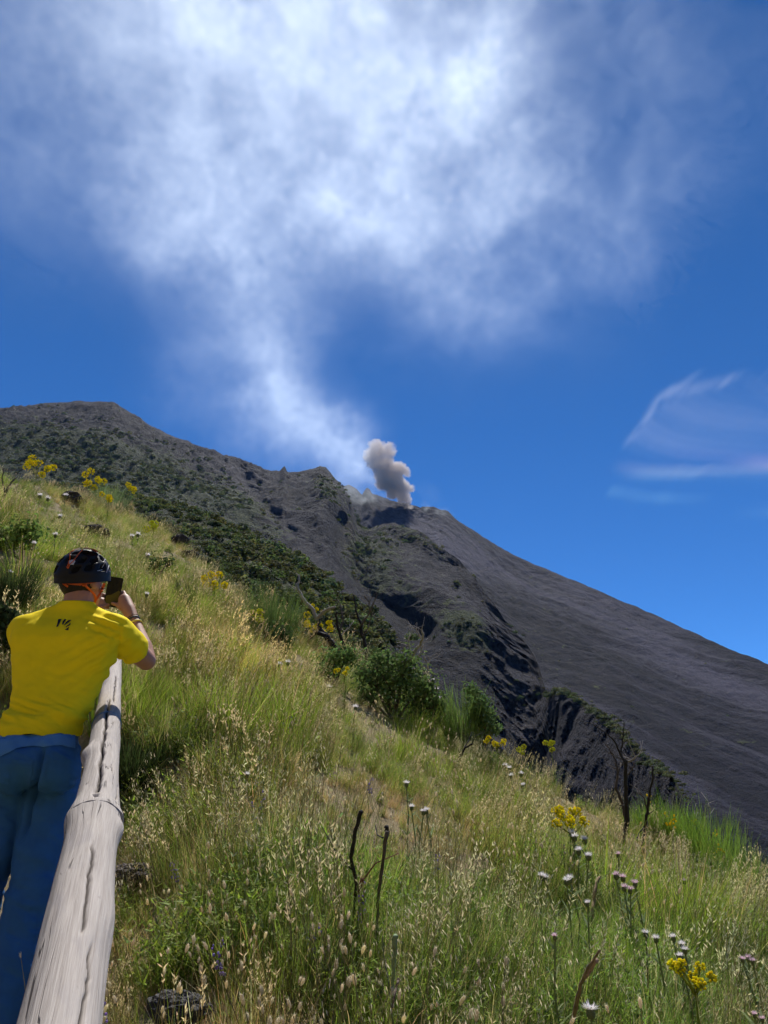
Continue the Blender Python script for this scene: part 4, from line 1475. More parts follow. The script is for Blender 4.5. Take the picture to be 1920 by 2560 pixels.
# ---- broom: dense sprays of upright green rods
def broom(px, py_base, wpx, hpx, label, flowers=0, col=(0.085, 0.135, 0.03), n=520, sag=0.0):
    base = hit(px, py_base, 0.13)
    rr_ = math.hypot(base.x, base.y)
    er_ = float(edge_r(math.atan2(base.x, base.y)))
    if rr_ > er_ - 0.7:
        k_ = (er_ - 0.7) / rr_
        base = Vector((base.x * k_, base.y * k_, gz(base.x * k_, base.y * k_)))
    d = depth_of(base)
    w, h = wpx * d / W, P(px, py_base - hpx, d).z - base.z
    o = empty("broom_bush", tuple(base))
    tag(o, label, "bush", "green broom bushes")
    rods = MB()
    tips = []
    for k in range(n):
        a = random.uniform(0, 6.28)
        q = math.sqrt(random.random())
        b = base + Vector((math.cos(a) * q * w * .28, math.sin(a) * q * w * .25, -0.03))
        b.z = max(gz(b.x, b.y) - .02, base.z - .25)
        L = h * random.uniform(.7, 1.3) * (1 - .3 * q)
        pts = blade(rods, b, a + random.uniform(-.5, .5), L, random.uniform(.006, .011), random.uniform(0, .25) + .38 * q, random.uniform(-.25, .35) + sag, jit(col, .35), 4)
        tips.append(pts[-1])
        for s in range(3):
            pp = pts[random.choice((1, 2, 3))]
            blade(rods, pp, a + random.uniform(-1.2, 1.2), L * random.uniform(.2, .45), .004, random.uniform(.1, .6), random.uniform(-.2, .3) + sag, jit(col, .35), 2)
    part_of(rods, "foliage", LEAF, o, False)
    sm = MB()
    for k in range(5):
        b = base + Vector((random.uniform(-.2, .2) * w, random.uniform(-.2, .2) * w, 0))
        sm.tube([Vector((b.x, b.y, gz(b.x, b.y) - .03)), b + Vector((random.uniform(-.1, .1) * w, 0, h * .45))], [.014, .006], 6, BROWNB)
    part_of(sm, "stem", BARK, o)
    if flowers:
        fl = MB()
        for k in range(flowers):
            p = random.choice(tips)
            for s in range(4):
                fl.ball(p + Vector((random.gauss(0, .02), random.gauss(0, .02), random.gauss(-.03, .03))), .014, 5, 3, jit((.80, .58, .02), .15), jitter=.3)
        part_of(fl, "yellow_flowers", LEAF, o, False)


BROOM = [(678, 1600, 125, 165, "tall dark green broom bush on the middle of the crest", 0, (0.12, 0.18, 0.05), 620), (545, 1475, 70, 80, "small broom bush by the yellow fennel on the upper slope", 0, (0.09, 0.12, 0.035), 300),
         (275, 1262, 105, 62, "feathery pale green bush on the hilltop among yellow fennel", 0, (0.24, 0.32, 0.13), 560), (1155, 1835, 70, 130, "upright green broom beside the rounded leafy bush above the ravine", 0, (0.17, 0.26, 0.06), 480),
         (1690, 2110, 130, 110, "bright green broom with yellow flowers behind the burnt trunks", 8, (0.20, 0.32, 0.045), 800), (1775, 2140, 130, 110, "bright green broom at the tangled dead branches by the slope edge", 5, (0.20, 0.32, 0.05), 800),
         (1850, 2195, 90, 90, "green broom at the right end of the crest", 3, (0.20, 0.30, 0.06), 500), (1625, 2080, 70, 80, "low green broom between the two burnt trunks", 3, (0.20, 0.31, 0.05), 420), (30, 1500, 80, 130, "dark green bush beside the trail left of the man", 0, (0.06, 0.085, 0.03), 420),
         (1900, 2330, 60, 60, "little dark broom at the right edge of the photo", 0, (0.08, 0.11, 0.04), 220), (338, 1925, 120, 105, "clump of coarse grass beside the rail, coloured dark for a shadow", 0, (0.055, 0.08, 0.025), 480), (460, 1500, 60, 70, "thin broom tuft on the dry upper slope", 0, (0.10, 0.12, 0.04), 200)]  # the clump by the rail is coloured dark for a shadow hollow
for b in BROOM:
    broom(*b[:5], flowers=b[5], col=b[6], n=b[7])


# ---- leafy shrubs
def shrub(blobs, label, col, leaves=2600, leaf=0.05, droop=False):
    """blobs: (px, py, radius px); the root is under the first one"""
    px0, py0, r0 = blobs[0]
    base = hit(px0, py0 + r0 * 0.9, 0.12)
    d = depth_of(base)
    o = empty("leafy_shrub", tuple(base))
    tag(o, label, "shrub", "leafy green shrubs on the slope")
    lf = MB()
    cs = []
    for (px, py, r) in blobs:
        c, rr = P(px, py, d + random.uniform(-.2, .3)), r * d / W
        cs.append((c, rr))
    tot = sum(r ** 2 for c, r in cs)
    for c, rr in cs:
        for k in range(int(leaves * rr ** 2 / tot)):
            v = Vector((random.gauss(0, 1), random.gauss(0, 1), random.gauss(0, 1))).normalized()
            bump_ = 0.9 + 0.55 * float(vnoise(v.x * 2.5 + c.x, v.y * 2.5 + c.y, v.z * 2.5 + c.z, 700))
            p = c + Vector((v.x, v.y, v.z * .85)) * rr * bump_ * random.uniform(.35, 1.12)
            if p.z < gz(p.x, p.y):
                continue
            nrm = (v + Vector((random.gauss(0, .6), random.gauss(0, .6), random.gauss(.3, .6)))).normalized()
            t = nrm.orthogonal().normalized()
            a = random.uniform(0, 6.28)
            t = t * math.cos(a) + nrm.cross(t) * math.sin(a)
            if droop:
                t = (t * .4 + Vector((0, 0, -1))).normalized()
            s_ = nrm.cross(t).normalized()
            L = leaf * random.uniform(.6, 1.3)
            wd = L * (.16 if droop else .34)
            lf.add([p, p + t * L * .5 + s_ * wd, p + t * L, p + t * L * .5 - s_ * wd], [(0, 1, 2, 3)], jit(col, .35))
    part_of(lf, "foliage", LEAF, o, False)
    sm = MB()
    for c, rr in cs:
        sm.tube([base - Vector((0, 0, .05)), base.lerp(c, .5) + Vector((random.uniform(-.1, .1) * rr, 0, 0)), c], [.022, .016, .006], 6, BROWNB)
        for k in range(5):
            v = Vector((random.gauss(0, 1), random.gauss(0, 1), random.gauss(.5, 1))).normalized()
            sm.tube([base.lerp(c, .7), c + v * rr * .85], [.009, .003], 5, BROWNB)
    part_of(sm, "branches", BARK, o)


shrub([(985, 1710, 75), (925, 1690, 48), (1050, 1720, 62), (1085, 1765, 52), (950, 1650, 40), (1010, 1660, 48), (915, 1740, 40), (1040, 1780, 45)], "big rounded leafy shrub on the crest above the ravine", (0.125, 0.19, 0.06), 4300, .055)
shrub([(1195, 1765, 36), (1215, 1800, 32), (1180, 1730, 26), (1232, 1822, 22)], "rounded leafy bush beside the upright broom above the ravine", (0.13, 0.20, 0.07), 1500, .05)
shrub([(1765, 2185, 46), (1735, 2215, 36), (1795, 2210, 36), (1770, 2235, 34)], "dark hanging green bush under the tangled dead branches", (0.16, 0.23, 0.06), 2600, .085, True)
shrub([(835, 1650, 40), (870, 1640, 30), (810, 1680, 30)], "small leafy bush at the foot of the charred stump", (0.17, 0.26, 0.08), 1300, .05)
shrub([(700, 1590, 36), (640, 1590, 30)], "low leafy growth at the foot of the dark broom bush", (0.09, 0.14, 0.05), 900, .045)
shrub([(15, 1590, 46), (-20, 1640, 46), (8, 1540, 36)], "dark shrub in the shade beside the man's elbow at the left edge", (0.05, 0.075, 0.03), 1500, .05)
shrub([(390, 1410, 26), (420, 1405, 20)], "small dark upright weed behind the phone on the dry slope", (0.07, 0.11, 0.035), 500, .04)
shrub([(60, 1335, 46), (15, 1350, 40)], "green leafy clump left of the helmet on the upper slope", (0.17, 0.25, 0.06), 1300, .05)
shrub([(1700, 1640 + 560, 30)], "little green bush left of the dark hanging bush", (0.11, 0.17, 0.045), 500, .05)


# ---- dead and burnt shrubs
def dead_shrub(name, root, branches, label, twigs=3, cat="dead shrub", group="burnt dead shrubs along the crest", dd=0.0):
    """branches: (list of photo points, width px at the foot, width px at the tip, colour)"""
    base = hit(*root, 0.1)
    d = depth_of(base) + dd
    o = empty(name, tuple(base))
    tag(o, label, cat, group)
    for k, (pts, w0, w1, col) in enumerate(branches):
        mb = MB()
        off = 0.0
        drift = random.uniform(-.12, .12)
        line = []
        for i, (a, b) in enumerate(along_px(pts, 5)):
            line.append(P(a + random.uniform(-1, 1) * 1.2, b, d + drift * i / 5.0 + random.uniform(-.01, .01)))
        if k == 0:
            line.insert(0, Vector((line[0].x, line[0].y, min(line[0].z, gz(line[0].x, line[0].y)) - .04)))
        m_ = len(line)
        rad = [max(.0022, (w0 + (w1 - w0) * (i / (m_ - 1)) ** .8) * d / W * .5 * random.uniform(.88, 1.14)) for i in range(m_)]
        mb.tube(line, rad, 7, col)
        for t in range(twigs):
            i = random.randint(m_ // 3, m_ - 1)
            v = Vector((random.gauss(0, 1), random.gauss(0, .7), random.uniform(.2, 1.2))).normalized()
            L = random.uniform(.08, .28)
            q = line[i] + v * L * .5 + Vector((random.uniform(-.03, .03), 0, random.uniform(-.03, .03)))
            e = q + (v + Vector((random.gauss(0, .5), 0, random.gauss(.2, .4)))).normalized() * L * .5
            mb.tube([line[i], q, e], [max(.0022, rad[i] * .45), .0025, .0016], 5, tuple(c * 1.2 for c in col))
        o2 = mb.build("trunk" if k == 0 else "branch", BARK, None)
        keep_(o2, o)


def along_px(poly, n):
    out = []
    for (a, b), (c, e) in zip(poly[:-1], poly[1:]):
        for t in range(n):
            out.append((a + (c - a) * t / n, b + (e - b) * t / n))
    return out + [poly[-1]]


dead_shrub("dead_shrub", (850, 1650), [([(850, 1650), (835, 1615), (815, 1590), (800, 1575), (795, 1545)], 20, 12, DARKB), ([(793, 1550), (780, 1520), (762, 1505), (748, 1478), (742, 1462), (748, 1455), (747, 1442), (741, 1433)], 11, 4, PALEB),
                                      ([(795, 1545), (810, 1528), (822, 1522), (838, 1517)], 9, 5, PALEB), ([(815, 1590), (790, 1580), (770, 1600), (765, 1625)], 12, 6, DARKB)], "forked charred shrub with one pale branch curving up on the crest", 2)
dead_shrub("dead_shrub", (868, 1655), [([(868, 1655), (864, 1625), (850, 1590), (843, 1560), (840, 1535), (842, 1530)], 11, 4, DARKB), ([(848, 1580), (858, 1550), (852, 1520), (846, 1500), (828, 1500)], 5, 2, BROWNB), ([(850, 1590), (872, 1570), (885, 1552)], 4, 2, PALEB)], "thin dark dead stem just right of the forked charred shrub", 3)
dead_shrub("dead_shrub", (905, 1668), [([(905, 1668), (918, 1645), (912, 1610), (903, 1580), (904, 1560), (893, 1540), (888, 1510), (883, 1484)], 12, 3, DARKB), ([(904, 1562), (925, 1530), (938, 1500), (943, 1484)], 5, 2, BROWNB), ([(925, 1530), (922, 1505), (912, 1490)], 3, 2, BROWNB), ([(906, 1590), (920, 1570), (932, 1530)], 4, 2, BROWNB)], "tall slender burnt shrub rising over the leafy shrub", 4)
dead_shrub("dead_shrub", (975, 1712), [([(975, 1712), (1000, 1680), (1028, 1650), (1040, 1625), (1052, 1610), (1058, 1590), (1055, 1575)], 12, 5, PALEB), ([(1030, 1650), (1024, 1620), (1020, 1597), (1028, 1584)], 5, 3, PALEB), ([(1056, 1602), (1040, 1572), (1022, 1566)], 5, 2, PALEB), ([(1028, 1648), (1010, 1620), (985, 1616)], 5, 2, BROWNB), ([(1028, 1655), (1048, 1640), (1058, 1612)], 5, 3, PALEB)],
           "pale grey dead branch leaning out of the big leafy shrub", 4, dd=-0.4)
dead_shrub("dead_shrub", (1068, 1720), [([(1068, 1720), (1064, 1690), (1070, 1665), (1060, 1640)], 5, 2, PALEB), ([(1064, 1690), (1052, 1660), (1040, 1645)], 4, 2, PALEB), ([(1068, 1670), (1075, 1650), (1070, 1640)], 3, 2, PALEB)], "small bare pale twig above the leafy shrub by the ravine", 2)
dead_shrub("dead_shrub", (1560, 2095), [([(1560, 2095), (1568, 2050), (1566, 1990), (1564, 1940), (1566, 1900)], 16, 8, DARKB), ([(1570, 2060), (1556, 2010), (1540, 1970), (1545, 1930), (1540, 1900), (1528, 1880), (1520, 1865)], 11, 3, BROWNB), ([(1564, 1905), (1550, 1885), (1535, 1850), (1512, 1830), (1480, 1810)], 6, 2, DARKB),
                                       ([(1566, 1905), (1580, 1900), (1590, 1890)], 6, 3, PALEB), ([(1550, 1888), (1556, 1860), (1558, 1830), (1560, 1800)], 5, 2, DARKB), ([(1566, 1940), (1580, 1925), (1584, 1910)], 4, 2, BROWNB), ([(1545, 1930), (1552, 1915), (1550, 1905)], 4, 2, BROWNB), ([(1568, 2000), (1582, 1980), (1590, 1960), (1605, 1955)], 4, 2, DARKB)],
           "double trunked burnt shrub standing dark against the ravine", 4)
dead_shrub("dead_shrub", (1607, 2115), [([(1607, 2115), (1612, 2070), (1620, 2020), (1624, 1980), (1632, 1950), (1632, 1915)], 11, 4, DARKB), ([(1618, 2030), (1612, 1995), (1600, 1985)], 4, 2, BROWNB), ([(1612, 2065), (1598, 2080), (1594, 2095)], 4, 2, DARKB)], "single upright burnt trunk right of the double trunked one", 3)
dead_shrub("dead_shrub", (1738, 2120), [([(1738, 2120), (1745, 2105), (1730, 2110), (1700, 2125), (1675, 2145), (1660, 2155)], 8, 3, BROWNB), ([(1738, 2115), (1728, 2080), (1715, 2045), (1700, 2020), (1680, 2010)], 6, 2, BROWNB), ([(1740, 2110), (1755, 2120), (1775, 2130), (1785, 2135)], 8, 4, DARKB), ([(1785, 2135), (1782, 2110), (1782, 2085)], 7, 5, DARKB),
                                       ([(1760, 2110), (1757, 2060), (1758, 2030)], 6, 3, BROWNB), ([(1758, 2065), (1770, 2040), (1776, 2020), (1768, 2012)], 4, 2, PALEB), ([(1735, 2120), (1715, 2160), (1690, 2170), (1672, 2155)], 6, 3, BROWNB), ([(1715, 2160), (1740, 2150), (1748, 2130)], 5, 2, BROWNB), ([(1728, 2080), (1735, 2050), (1745, 2030)], 4, 2, PALEB)],
           "tangle of bare dead branches over the dark hanging bush", 4)
dead_shrub("dead_shrub", (1895, 2245), [([(1895, 2245), (1905, 2225), (1920, 2205), (1945, 2190)], 8, 4, PALEB), ([(1880, 2240), (1872, 2200), (1862, 2165)], 4, 2, BROWNB), ([(1900, 2230), (1890, 2205), (1905, 2195), (1925, 2180)], 5, 3, BROWNB)], "bare broken branches at the right edge of the photo", 3)
dead_shrub("dead_shrub", (1160, 1900), [([(1140, 1905), (1155, 1885), (1162, 1870), (1180, 1860)], 8, 4, DARKB), ([(1160, 1872), (1172, 1850), (1180, 1830)], 4, 2, DARKB)], "low charred stick lying below the upright broom", 2)
dead_shrub("dead_shrub", (8, 1250), [([(0, 1262), (15, 1230), (28, 1205), (40, 1195)], 7, 3, BROWNB), ([(12, 1232), (5, 1200), (10, 1170)], 4, 2, BROWNB)], "bare grey twig at the top left corner of the slope", 3)
# burnt stakes in the near grass
dead_shrub("burnt_stake", (885, 2290), [([(885, 2290), (890, 2206), (877, 2143), (888, 2080), (902, 2029)], 7, 10, DARKB), ([(892, 2240), (902, 2215), (905, 2200)], 5, 12, (0.16, 0.065, 0.04))], "crooked burnt stake with a red brown dead leaf in the near grass", 1, "stake", "burnt stakes in the near grass")
dead_shrub("burnt_stake", (942, 2330), [([(942, 2330), (946, 2240), (957, 2156), (966, 2078)], 7, 9, BROWNB), ([(962, 2110), (968, 2085), (966, 2066)], 7, 12, DARKB), ([(958, 2095), (944, 2088), (938, 2062)], 4, 3, DARKB)], "straight grey burnt stake with a knobbed top in the near grass", 0, "stake", "burnt stakes in the near grass")
dead_shrub("dry_stalk", (1418, 2600), [([(1418, 2600), (1440, 2520), (1452, 2460), (1470, 2420), (1500, 2376)], 15, 5, (0.24, 0.17, 0.10)), ([(1452, 2460), (1465, 2440), (1490, 2400)], 6, 12, (0.30, 0.20, 0.14))], "tall broken dry stalk leaning in the near grass", 0, "dry stalk", "dry stalks in the grass")
dead_shrub("dry_stalk", (1480, 2290), [([(1480, 2290), (1484, 2250), (1494, 2200), (1500, 2192)], 10, 8, (0.22, 0.15, 0.08))], "short split brown stalk among the pale thistles", 0, "dry stalk", "dry stalks in the grass")
dead_shrub("dry_stalk", (985, 2600), [([(985, 2600), (978, 2520), (970, 2450), (960, 2390), (955, 2340)], 6, 3, (0.16, 0.18, 0.08)), ([(980, 2480), (984, 2430), (986, 2385), (988, 2340)], 6, 14, (0.20, 0.27, 0.14)), ([(980, 2520), (990, 2470), (996, 2445)], 5, 8, (0.14, 0.10, 0.08))], "green and brown sheathed stalk at the bottom of the slope", 0, "dry stalk", "dry stalks in the grass")
dead_shrub("dry_stalk", (1715, 2560), [([(1715, 2560), (1708, 2520), (1698, 2490)], 9, 4, (0.22, 0.13, 0.10))], "short reddish stalk below the lowest yellow fennel", 0, "dry stalk", "dry stalks in the grass")


# ---- lava stones
def lava_material():
    m, nt, out = new_mat("lava_stone")
    N = NT(nt)
    tc = N.n('ShaderNodeTexCoord')
    bs = N.n('ShaderNodeBsdfPrincipled')
    bs.inputs['Roughness'].default_value = 0.9
    n1 = N.noise(tc.outputs['Object'], 60, 5, 0.7)
    c = N.mix(1.0, N.ramp(n1, [(0.3, (0.3, 0.3, 0.3)), (0.7, (1.3, 1.3, 1.3))]), N.attr('tint').outputs['Color'], 'MULTIPLY')
    N.l(c, bs.inputs['Base Color'])
    vr = N.n('ShaderNodeTexVoronoi')
    N.l(tc.outputs['Object'], vr.inputs['Vector'])
    vr.inputs['Scale'].default_value = 70
    N.l(N.bump(N.math('ADD', vr.outputs['Distance'], n1), 1.0, 0.012), bs.inputs['Normal'])
    N.l(bs.outputs[0], out.inputs['Surface'])
    return m


LAVA = lava_material()


def stone(px, py, rpx, label, col, seed):
    base = hit(px, py + rpx * .4, 0.1)
    d = depth_of(base)
    r = rpx * d / W
    bm = bmesh.new()
    bmesh.ops.create_icosphere(bm, subdivisions=5, radius=1.0)
    v = np.array([tuple(q.co) for q in bm.verts])
    n = fbm(v[:, 0] * 1.3 + seed, v[:, 1] * 1.3, v[:, 2] * 1.3, 3, seed) * .55 + fbm(v[:, 0] * 5, v[:, 1] * 5 + seed, v[:, 2] * 5, 4, seed + 9, ridged=True) * .2
    v = v * (1 + n)[:, None] * np.array([1.15, .9, .6])
    for q, c in zip(bm.verts, v):
        q.co = Vector(c) * r
    me = bpy.data.meshes.new("lava_rock")
    bm.to_mesh(me)
    bm.free()
    at = me.attributes.new('tint', 'FLOAT_COLOR', 'POINT')
    at.data.foreach_set('color', np.tile(np.array([*col, 1], np.float32), len(me.vertices)))
    me.polygons.foreach_set('use_smooth', np.ones(len(me.polygons), dtype=bool))
    me.materials.append(LAVA)
    o = bpy.data.objects.new("lava_rock", me)
    o.location = P(px, py + rpx * .25, d)
    COL.objects.link(o)
    tag(o, label, "rock", "lava rocks lying in the grass")


stone(330, 2178, 42, "brown crumbly lava rock close beside the rail", (0.105, 0.085, 0.075), 3)
stone(452, 2510, 56, "dark grey porous lava rock at the bottom of the slope", (0.06, 0.057, 0.058), 5)
stone(235, 1325, 26, "dark rock in the grass straight above the helmet", (0.055, 0.045, 0.04), 7)
stone(180, 1240, 24, "dark rock outcrop between the yellow fennels on the hilltop", (0.05, 0.042, 0.04), 9)
stone(448, 1345, 18, "dark rock on the dry bank above the green shoulder", (0.055, 0.05, 0.05), 11)
stone(475, 1385, 20, "lower dark rock under the dry bank above the green shoulder", (0.05, 0.046, 0.045), 13)


# ---- scrub on the far slopes, too small and dense to tell apart
def far_bush(seed):
    random.seed(seed)
    mb = MB()
    for k in range(120):
        v = Vector((random.gauss(0, 1), random.gauss(0, 1), abs(random.gauss(0, .8)))).normalized()
        p = Vector((v.x, v.y, v.z * .75)) * random.uniform(.55, 1.0) * (1 + .25 * math.sin(3 * v.x + seed) * math.cos(2 * v.y))
        nrm = (v + Vector((random.gauss(0, .5), random.gauss(0, .5), random.gauss(.4, .5)))).normalized()
        t = nrm.orthogonal().normalized()
        s_ = nrm.cross(t)
        L = random.uniform(.10, .24)
        mb.add([p - t * L, p + s_ * L * .7, p + t * L, p - s_ * L * .7], [(0, 1, 2, 3)], jit((0.085, 0.112, 0.036), .4))
    return mb.build("scrub_bush", GRASS_MAT, link=False, smooth=False)


FB = [far_bush(i) for i in range(4)]
random.seed(11)


def far_scrub(name, layer_name, count, lo_, hi_, gate, label, seed, dmin=0.34):
    X, Y, Z, veg, T = FIELD[layer_name]
    g = np.random.default_rng(seed)
    pxx_, pyy_ = to_px(X, Y, Z)
    ok = (pxx_ > -250) & (pxx_ < 2150) & (T < T.max() - 0.8 if layer_name != "volcano_slope" else T < 0.98)
    w = np.clip(veg + 0.55 * fbm(X * 0.05, Y * 0.05, 0, 4, seed) + 0.3 * fbm(X * 0.2, Y * 0.2, 0, 3, seed + 3) - gate, 0, 1) * ok
    # even cover per area: cells grow with distance
    w = w * np.hypot(X, Y) ** 1.0
    w = (w / w.sum()).ravel()
    idx = g.choice(len(w), size=count, p=w)
    jx = g.normal(0, 1, count)
    xyz = np.stack([X.ravel()[idx] + jx, Y.ravel()[idx], Z.ravel()[idx] - 0.15], 1)
    rot = np.stack([g.normal(0, .15, count), g.normal(0, .15, count), g.uniform(0, 6.28, count)], 1)
    tint_ = np.ones((count, 3)) * g.uniform(.45, 1.35, (count, 1)) * np.stack([g.uniform(.8, 1.35, count), np.ones(count), g.uniform(.7, 1.1, count)], 1)
    o = scatter(name, FB, xyz, rot, g.uniform(lo_, hi_, count) * g.uniform(.5, 1.2, count) * np.clip(np.hypot(xyz[:, 0], xyz[:, 1]) / 480, dmin, 1.15), tint_, g.integers(0, 4, count))
    tag(o, label, "scrub", kind="stuff")


far_scrub("shoulder_scrub", "green_shoulder", 5200, 0.5, 1.3, 0.25, "dense low green scrub covering the shoulder above the ravine", 801, 1.0)
far_scrub("ridge_scrub", "rocky_ridge", 3600, 0.8, 2.3, 0.26, "patchy dark green scrub on the rocky ridge", 811)
far_scrub("slope_scrub", "volcano_slope", 260, 0.5, 1.1, 0.0, "sparse grey green tufts on the dark scree slope", 821)
# ================================================================ WOODEN RAIL
def wood_material():
    m, nt, out = new_mat("weathered_wood")
    N = NT(nt)
    cb = N.n('ShaderNodeCombineXYZ')
    N.l(N.attr('along').outputs['Fac'], cb.inputs[0])
    N.l(N.attr('around').outputs['Fac'], cb.inputs[1])
    v = cb.outputs[0]
    bs = N.n('ShaderNodeBsdfPrincipled')
    bs.inputs['Roughness'].default_value = 0.85
    bs.inputs['Specular IOR Level'].default_value = 0.2
    g1 = N.noise(N.mapping(v, (3.0, 90, 1)), 1.0, 5, 0.65, 0.4)
    g2 = N.noise(N.mapping(v, (10, 420, 1)), 1.0, 3, 0.6)
    bl = N.noise(N.mapping(v, (7, 14, 1)), 1.0, 5, 0.6, 0.6)
    sp = N.noise(N.mapping(v, (40, 60, 1)), 1.0, 3, 0.6)
    c = N.ramp(g1, [(0.25, (0.25, 0.215, 0.185)), (0.5, (0.41, 0.365, 0.325)), (0.75, (0.51, 0.46, 0.415))])
    c = N.mix(0.35, c, N.ramp(g2, [(0.3, (0.18, 0.155, 0.135)), (0.7, (0.54, 0.49, 0.445))]))
    c = N.mix(N.ramp(bl, [(0.52, (0, 0, 0)), (0.75, (0.55, 0.55, 0.55))]), c, (0.27, 0.25, 0.25))
    c = N.mix(N.ramp(sp, [(0.66, (0, 0, 0)), (0.78, (0.6, 0.6, 0.6))]), c, (0.2, 0.185, 0.17))
    # hairline drying cracks
    ck = N.noise(N.mapping(v, (2.2, 34, 1), loc=(3, 1, 0)), 1.0, 2, 0.5, 0.2)
    line = N.math('ABSOLUTE', N.math('SUBTRACT', ck, 0.5))
    gate = N.noise(N.mapping(v, (3.5, 9, 1), loc=(8, 4, 0)), 1.0, 2)
    cr = N.math('MULTIPLY', N.ramp(line, [(0.004, (1, 1, 1)), (0.011, (0, 0, 0))]), N.ramp(gate, [(0.54, (0, 0, 0)), (0.6, (1, 1, 1))]))
    c = N.mix(cr, c, (0.07, 0.06, 0.055))
    c = N.mix(N.ramp(N.attr('crack').outputs['Fac'], [(0.25, (0, 0, 0)), (0.8, (1, 1, 1))]), c, (0.06, 0.05, 0.045))
    N.l(c, bs.inputs['Base Color'])
    h = N.math('ADD', N.math('MULTIPLY', g1, 0.7), N.math('MULTIPLY', g2, 0.35))
    h = N.math('SUBTRACT', h, N.math('MULTIPLY', cr, 0.8))
    N.l(N.bump(h, 0.55, 0.004), bs.inputs['Normal'])
    N.l(bs.outputs[0], out.inputs['Surface'])
    return m


WOOD = wood_material()


def log(name, pts, rads, parent, cracks=(), bumps=(), seed=0, ns=420, nf=150):
    pts = np.array([tuple(p) for p in pts])
    seg = np.linalg.norm(np.diff(pts, axis=0), axis=1)
    cum = np.concatenate([[0], np.cumsum(seg)])
    s = np.linspace(0, cum[-1], ns)
    c = np.stack([np.interp(s, cum, pts[:, i]) for i in range(3)], 1)
    r = np.interp(s, cum, rads)
    t = np.gradient(c, axis=0)
    t /= np.linalg.norm(t, axis=1, keepdims=True)
    up = np.array([0, 0, 1.0]) - t * t[:, 2:3]
    up /= np.linalg.norm(up, axis=1, keepdims=True)
    sd = np.cross(t, up)
    ph = np.linspace(-math.pi, math.pi, nf, endpoint=False)
    S, F = np.meshgrid(s, ph, indexing='ij')
    Rr = r[:, None] * (1 + 0.06 * fbm(S * 3.0, np.cos(F) * 1.2, np.sin(F) * 1.2 + seed, 3, 500 + seed) + 0.016 * fbm(S * 2.0, np.cos(F) * 6, np.sin(F) * 6, 3, 510 + seed))
    for (s0, f0, ws, wf, a) in bumps:
        Rr = Rr + a * np.exp(-((S - s0) / ws) ** 2 - (((F - f0 + math.pi) % (2 * math.pi) - math.pi) / wf) ** 2)
    crack = np.zeros_like(S)
    for (sa, sb, f0, drift, w, dep) in cracks:
        fc = f0 + drift * (S - sa) / (sb - sa) + 0.06 * vnoise(S * 14, 0, 0, 520 + seed) + 0.03 * vnoise(S * 45, 0, 0, 521 + seed)
        win = sst(sa, sa + 0.06, S) * sst(sb, sb - 0.10, S)
        e = np.exp(-((F - fc) * r[:, None] / w) ** 2 * 1.2) * win
        crack = np.maximum(crack, e)
        Rr = Rr - dep * e
    V = c[:, None, :] + Rr[..., None] * (np.cos(F)[..., None] * up[:, None, :] + np.sin(F)[..., None] * sd[:, None, :])
    v = V.reshape(-1, 3)
    i = np.arange(ns * nf).reshape(ns, nf)
    j = np.roll(i, -1, axis=1)
    f = np.stack([i[:-1].ravel(), j[:-1].ravel(), j[1:].ravel(), i[1:].ravel()], 1).tolist()
    f.append(list(map(int, i[0][::-1])))
    f.append(list(map(int, i[-1])))
    return mesh_obj(name, v, f, WOOD, parent, True, {'along': S.ravel() + seed * 5, 'around': (F * 0.065).ravel(), 'crack': crack.ravel()})


fence = empty("wooden_fence", (RAIL_B.x, RAIL_B.y, gz(RAIL_B.x, RAIL_B.y)))
tag(fence, "weathered grey log rail fence running along the trail beside the man", "fence")


def keep(o, parent):
    """parent without moving"""
    o.parent = parent
    o.matrix_parent_inverse = Matrix.Translation(-parent.location)
    return o


R0 = RAIL_A + (RAIL_A - RAIL_B) * 0.75
l1 = log("rail_log", [R0, RAIL_A, RAIL_A.lerp(RAIL_B, .6), RAIL_B + (RAIL_B - RAIL_A) * 0.03], [0.053, 0.055, 0.057, 0.058], None,
         bumps=[(1.36, 1.35, .045, .4, .012), (1.42, -1.2, .07, .6, .009), (1.43, 0.0, .03, 9, .002), (1.475, 0.2, .012, 1.2, -.012), (0.9, 1.2, .09, .6, .006)], cracks=[(0.75, 1.2, 0.25, -.15, .0030, .009), (0.35, 0.8, 0.5, .1, .0026, .007), (0.3, .55, -0.5, .5, .0024, .006)], seed=1)
l2 = log("rail_log", [RAIL_B - (RAIL_C - RAIL_B) * 0.012 + Vector((0, 0, 0.002)), RAIL_B.lerp(RAIL_C, .1), RAIL_B.lerp(RAIL_C, .36), RAIL_C], [0.0565, 0.052, 0.053, 0.047], None,
         bumps=[(0.0, 1.3, .06, .6, .008), (0.03, -1.2, .09, .6, .009), (0.68, -1.2, .05, .6, .016), (0.75, -0.9, .05, .4, .006)],
         cracks=[(0.02, 1.7, -0.05, -.05, .0055, .022), (0.0, 0.3, 0.9, .2, .0025, .008), (0.3, .5, .55, .1, .002, .006), (1.6, 2.6, 0.3, .1, .004, .01)], seed=2, ns=560)
for l in (l1, l2):
    keep(l, fence)
for pt, dx in ((RAIL_B, -0.01), (RAIL_C, 0.0)):
    g0 = gz(pt.x + dx, pt.y)
    po = log("post", [(pt.x + dx, pt.y, g0 - 0.25), (pt.x + dx, pt.y, pt.z - 0.05)], [0.052, 0.048], None, seed=3, ns=60, nf=32)
    keep(po, fence)
wire = MB()
wc = RAIL_B.lerp(RAIL_C, 0.315)
wt = (RAIL_C - RAIL_B).normalized()
wu = (Vector((0, 0, 1)) - wt * wt.z).normalized()
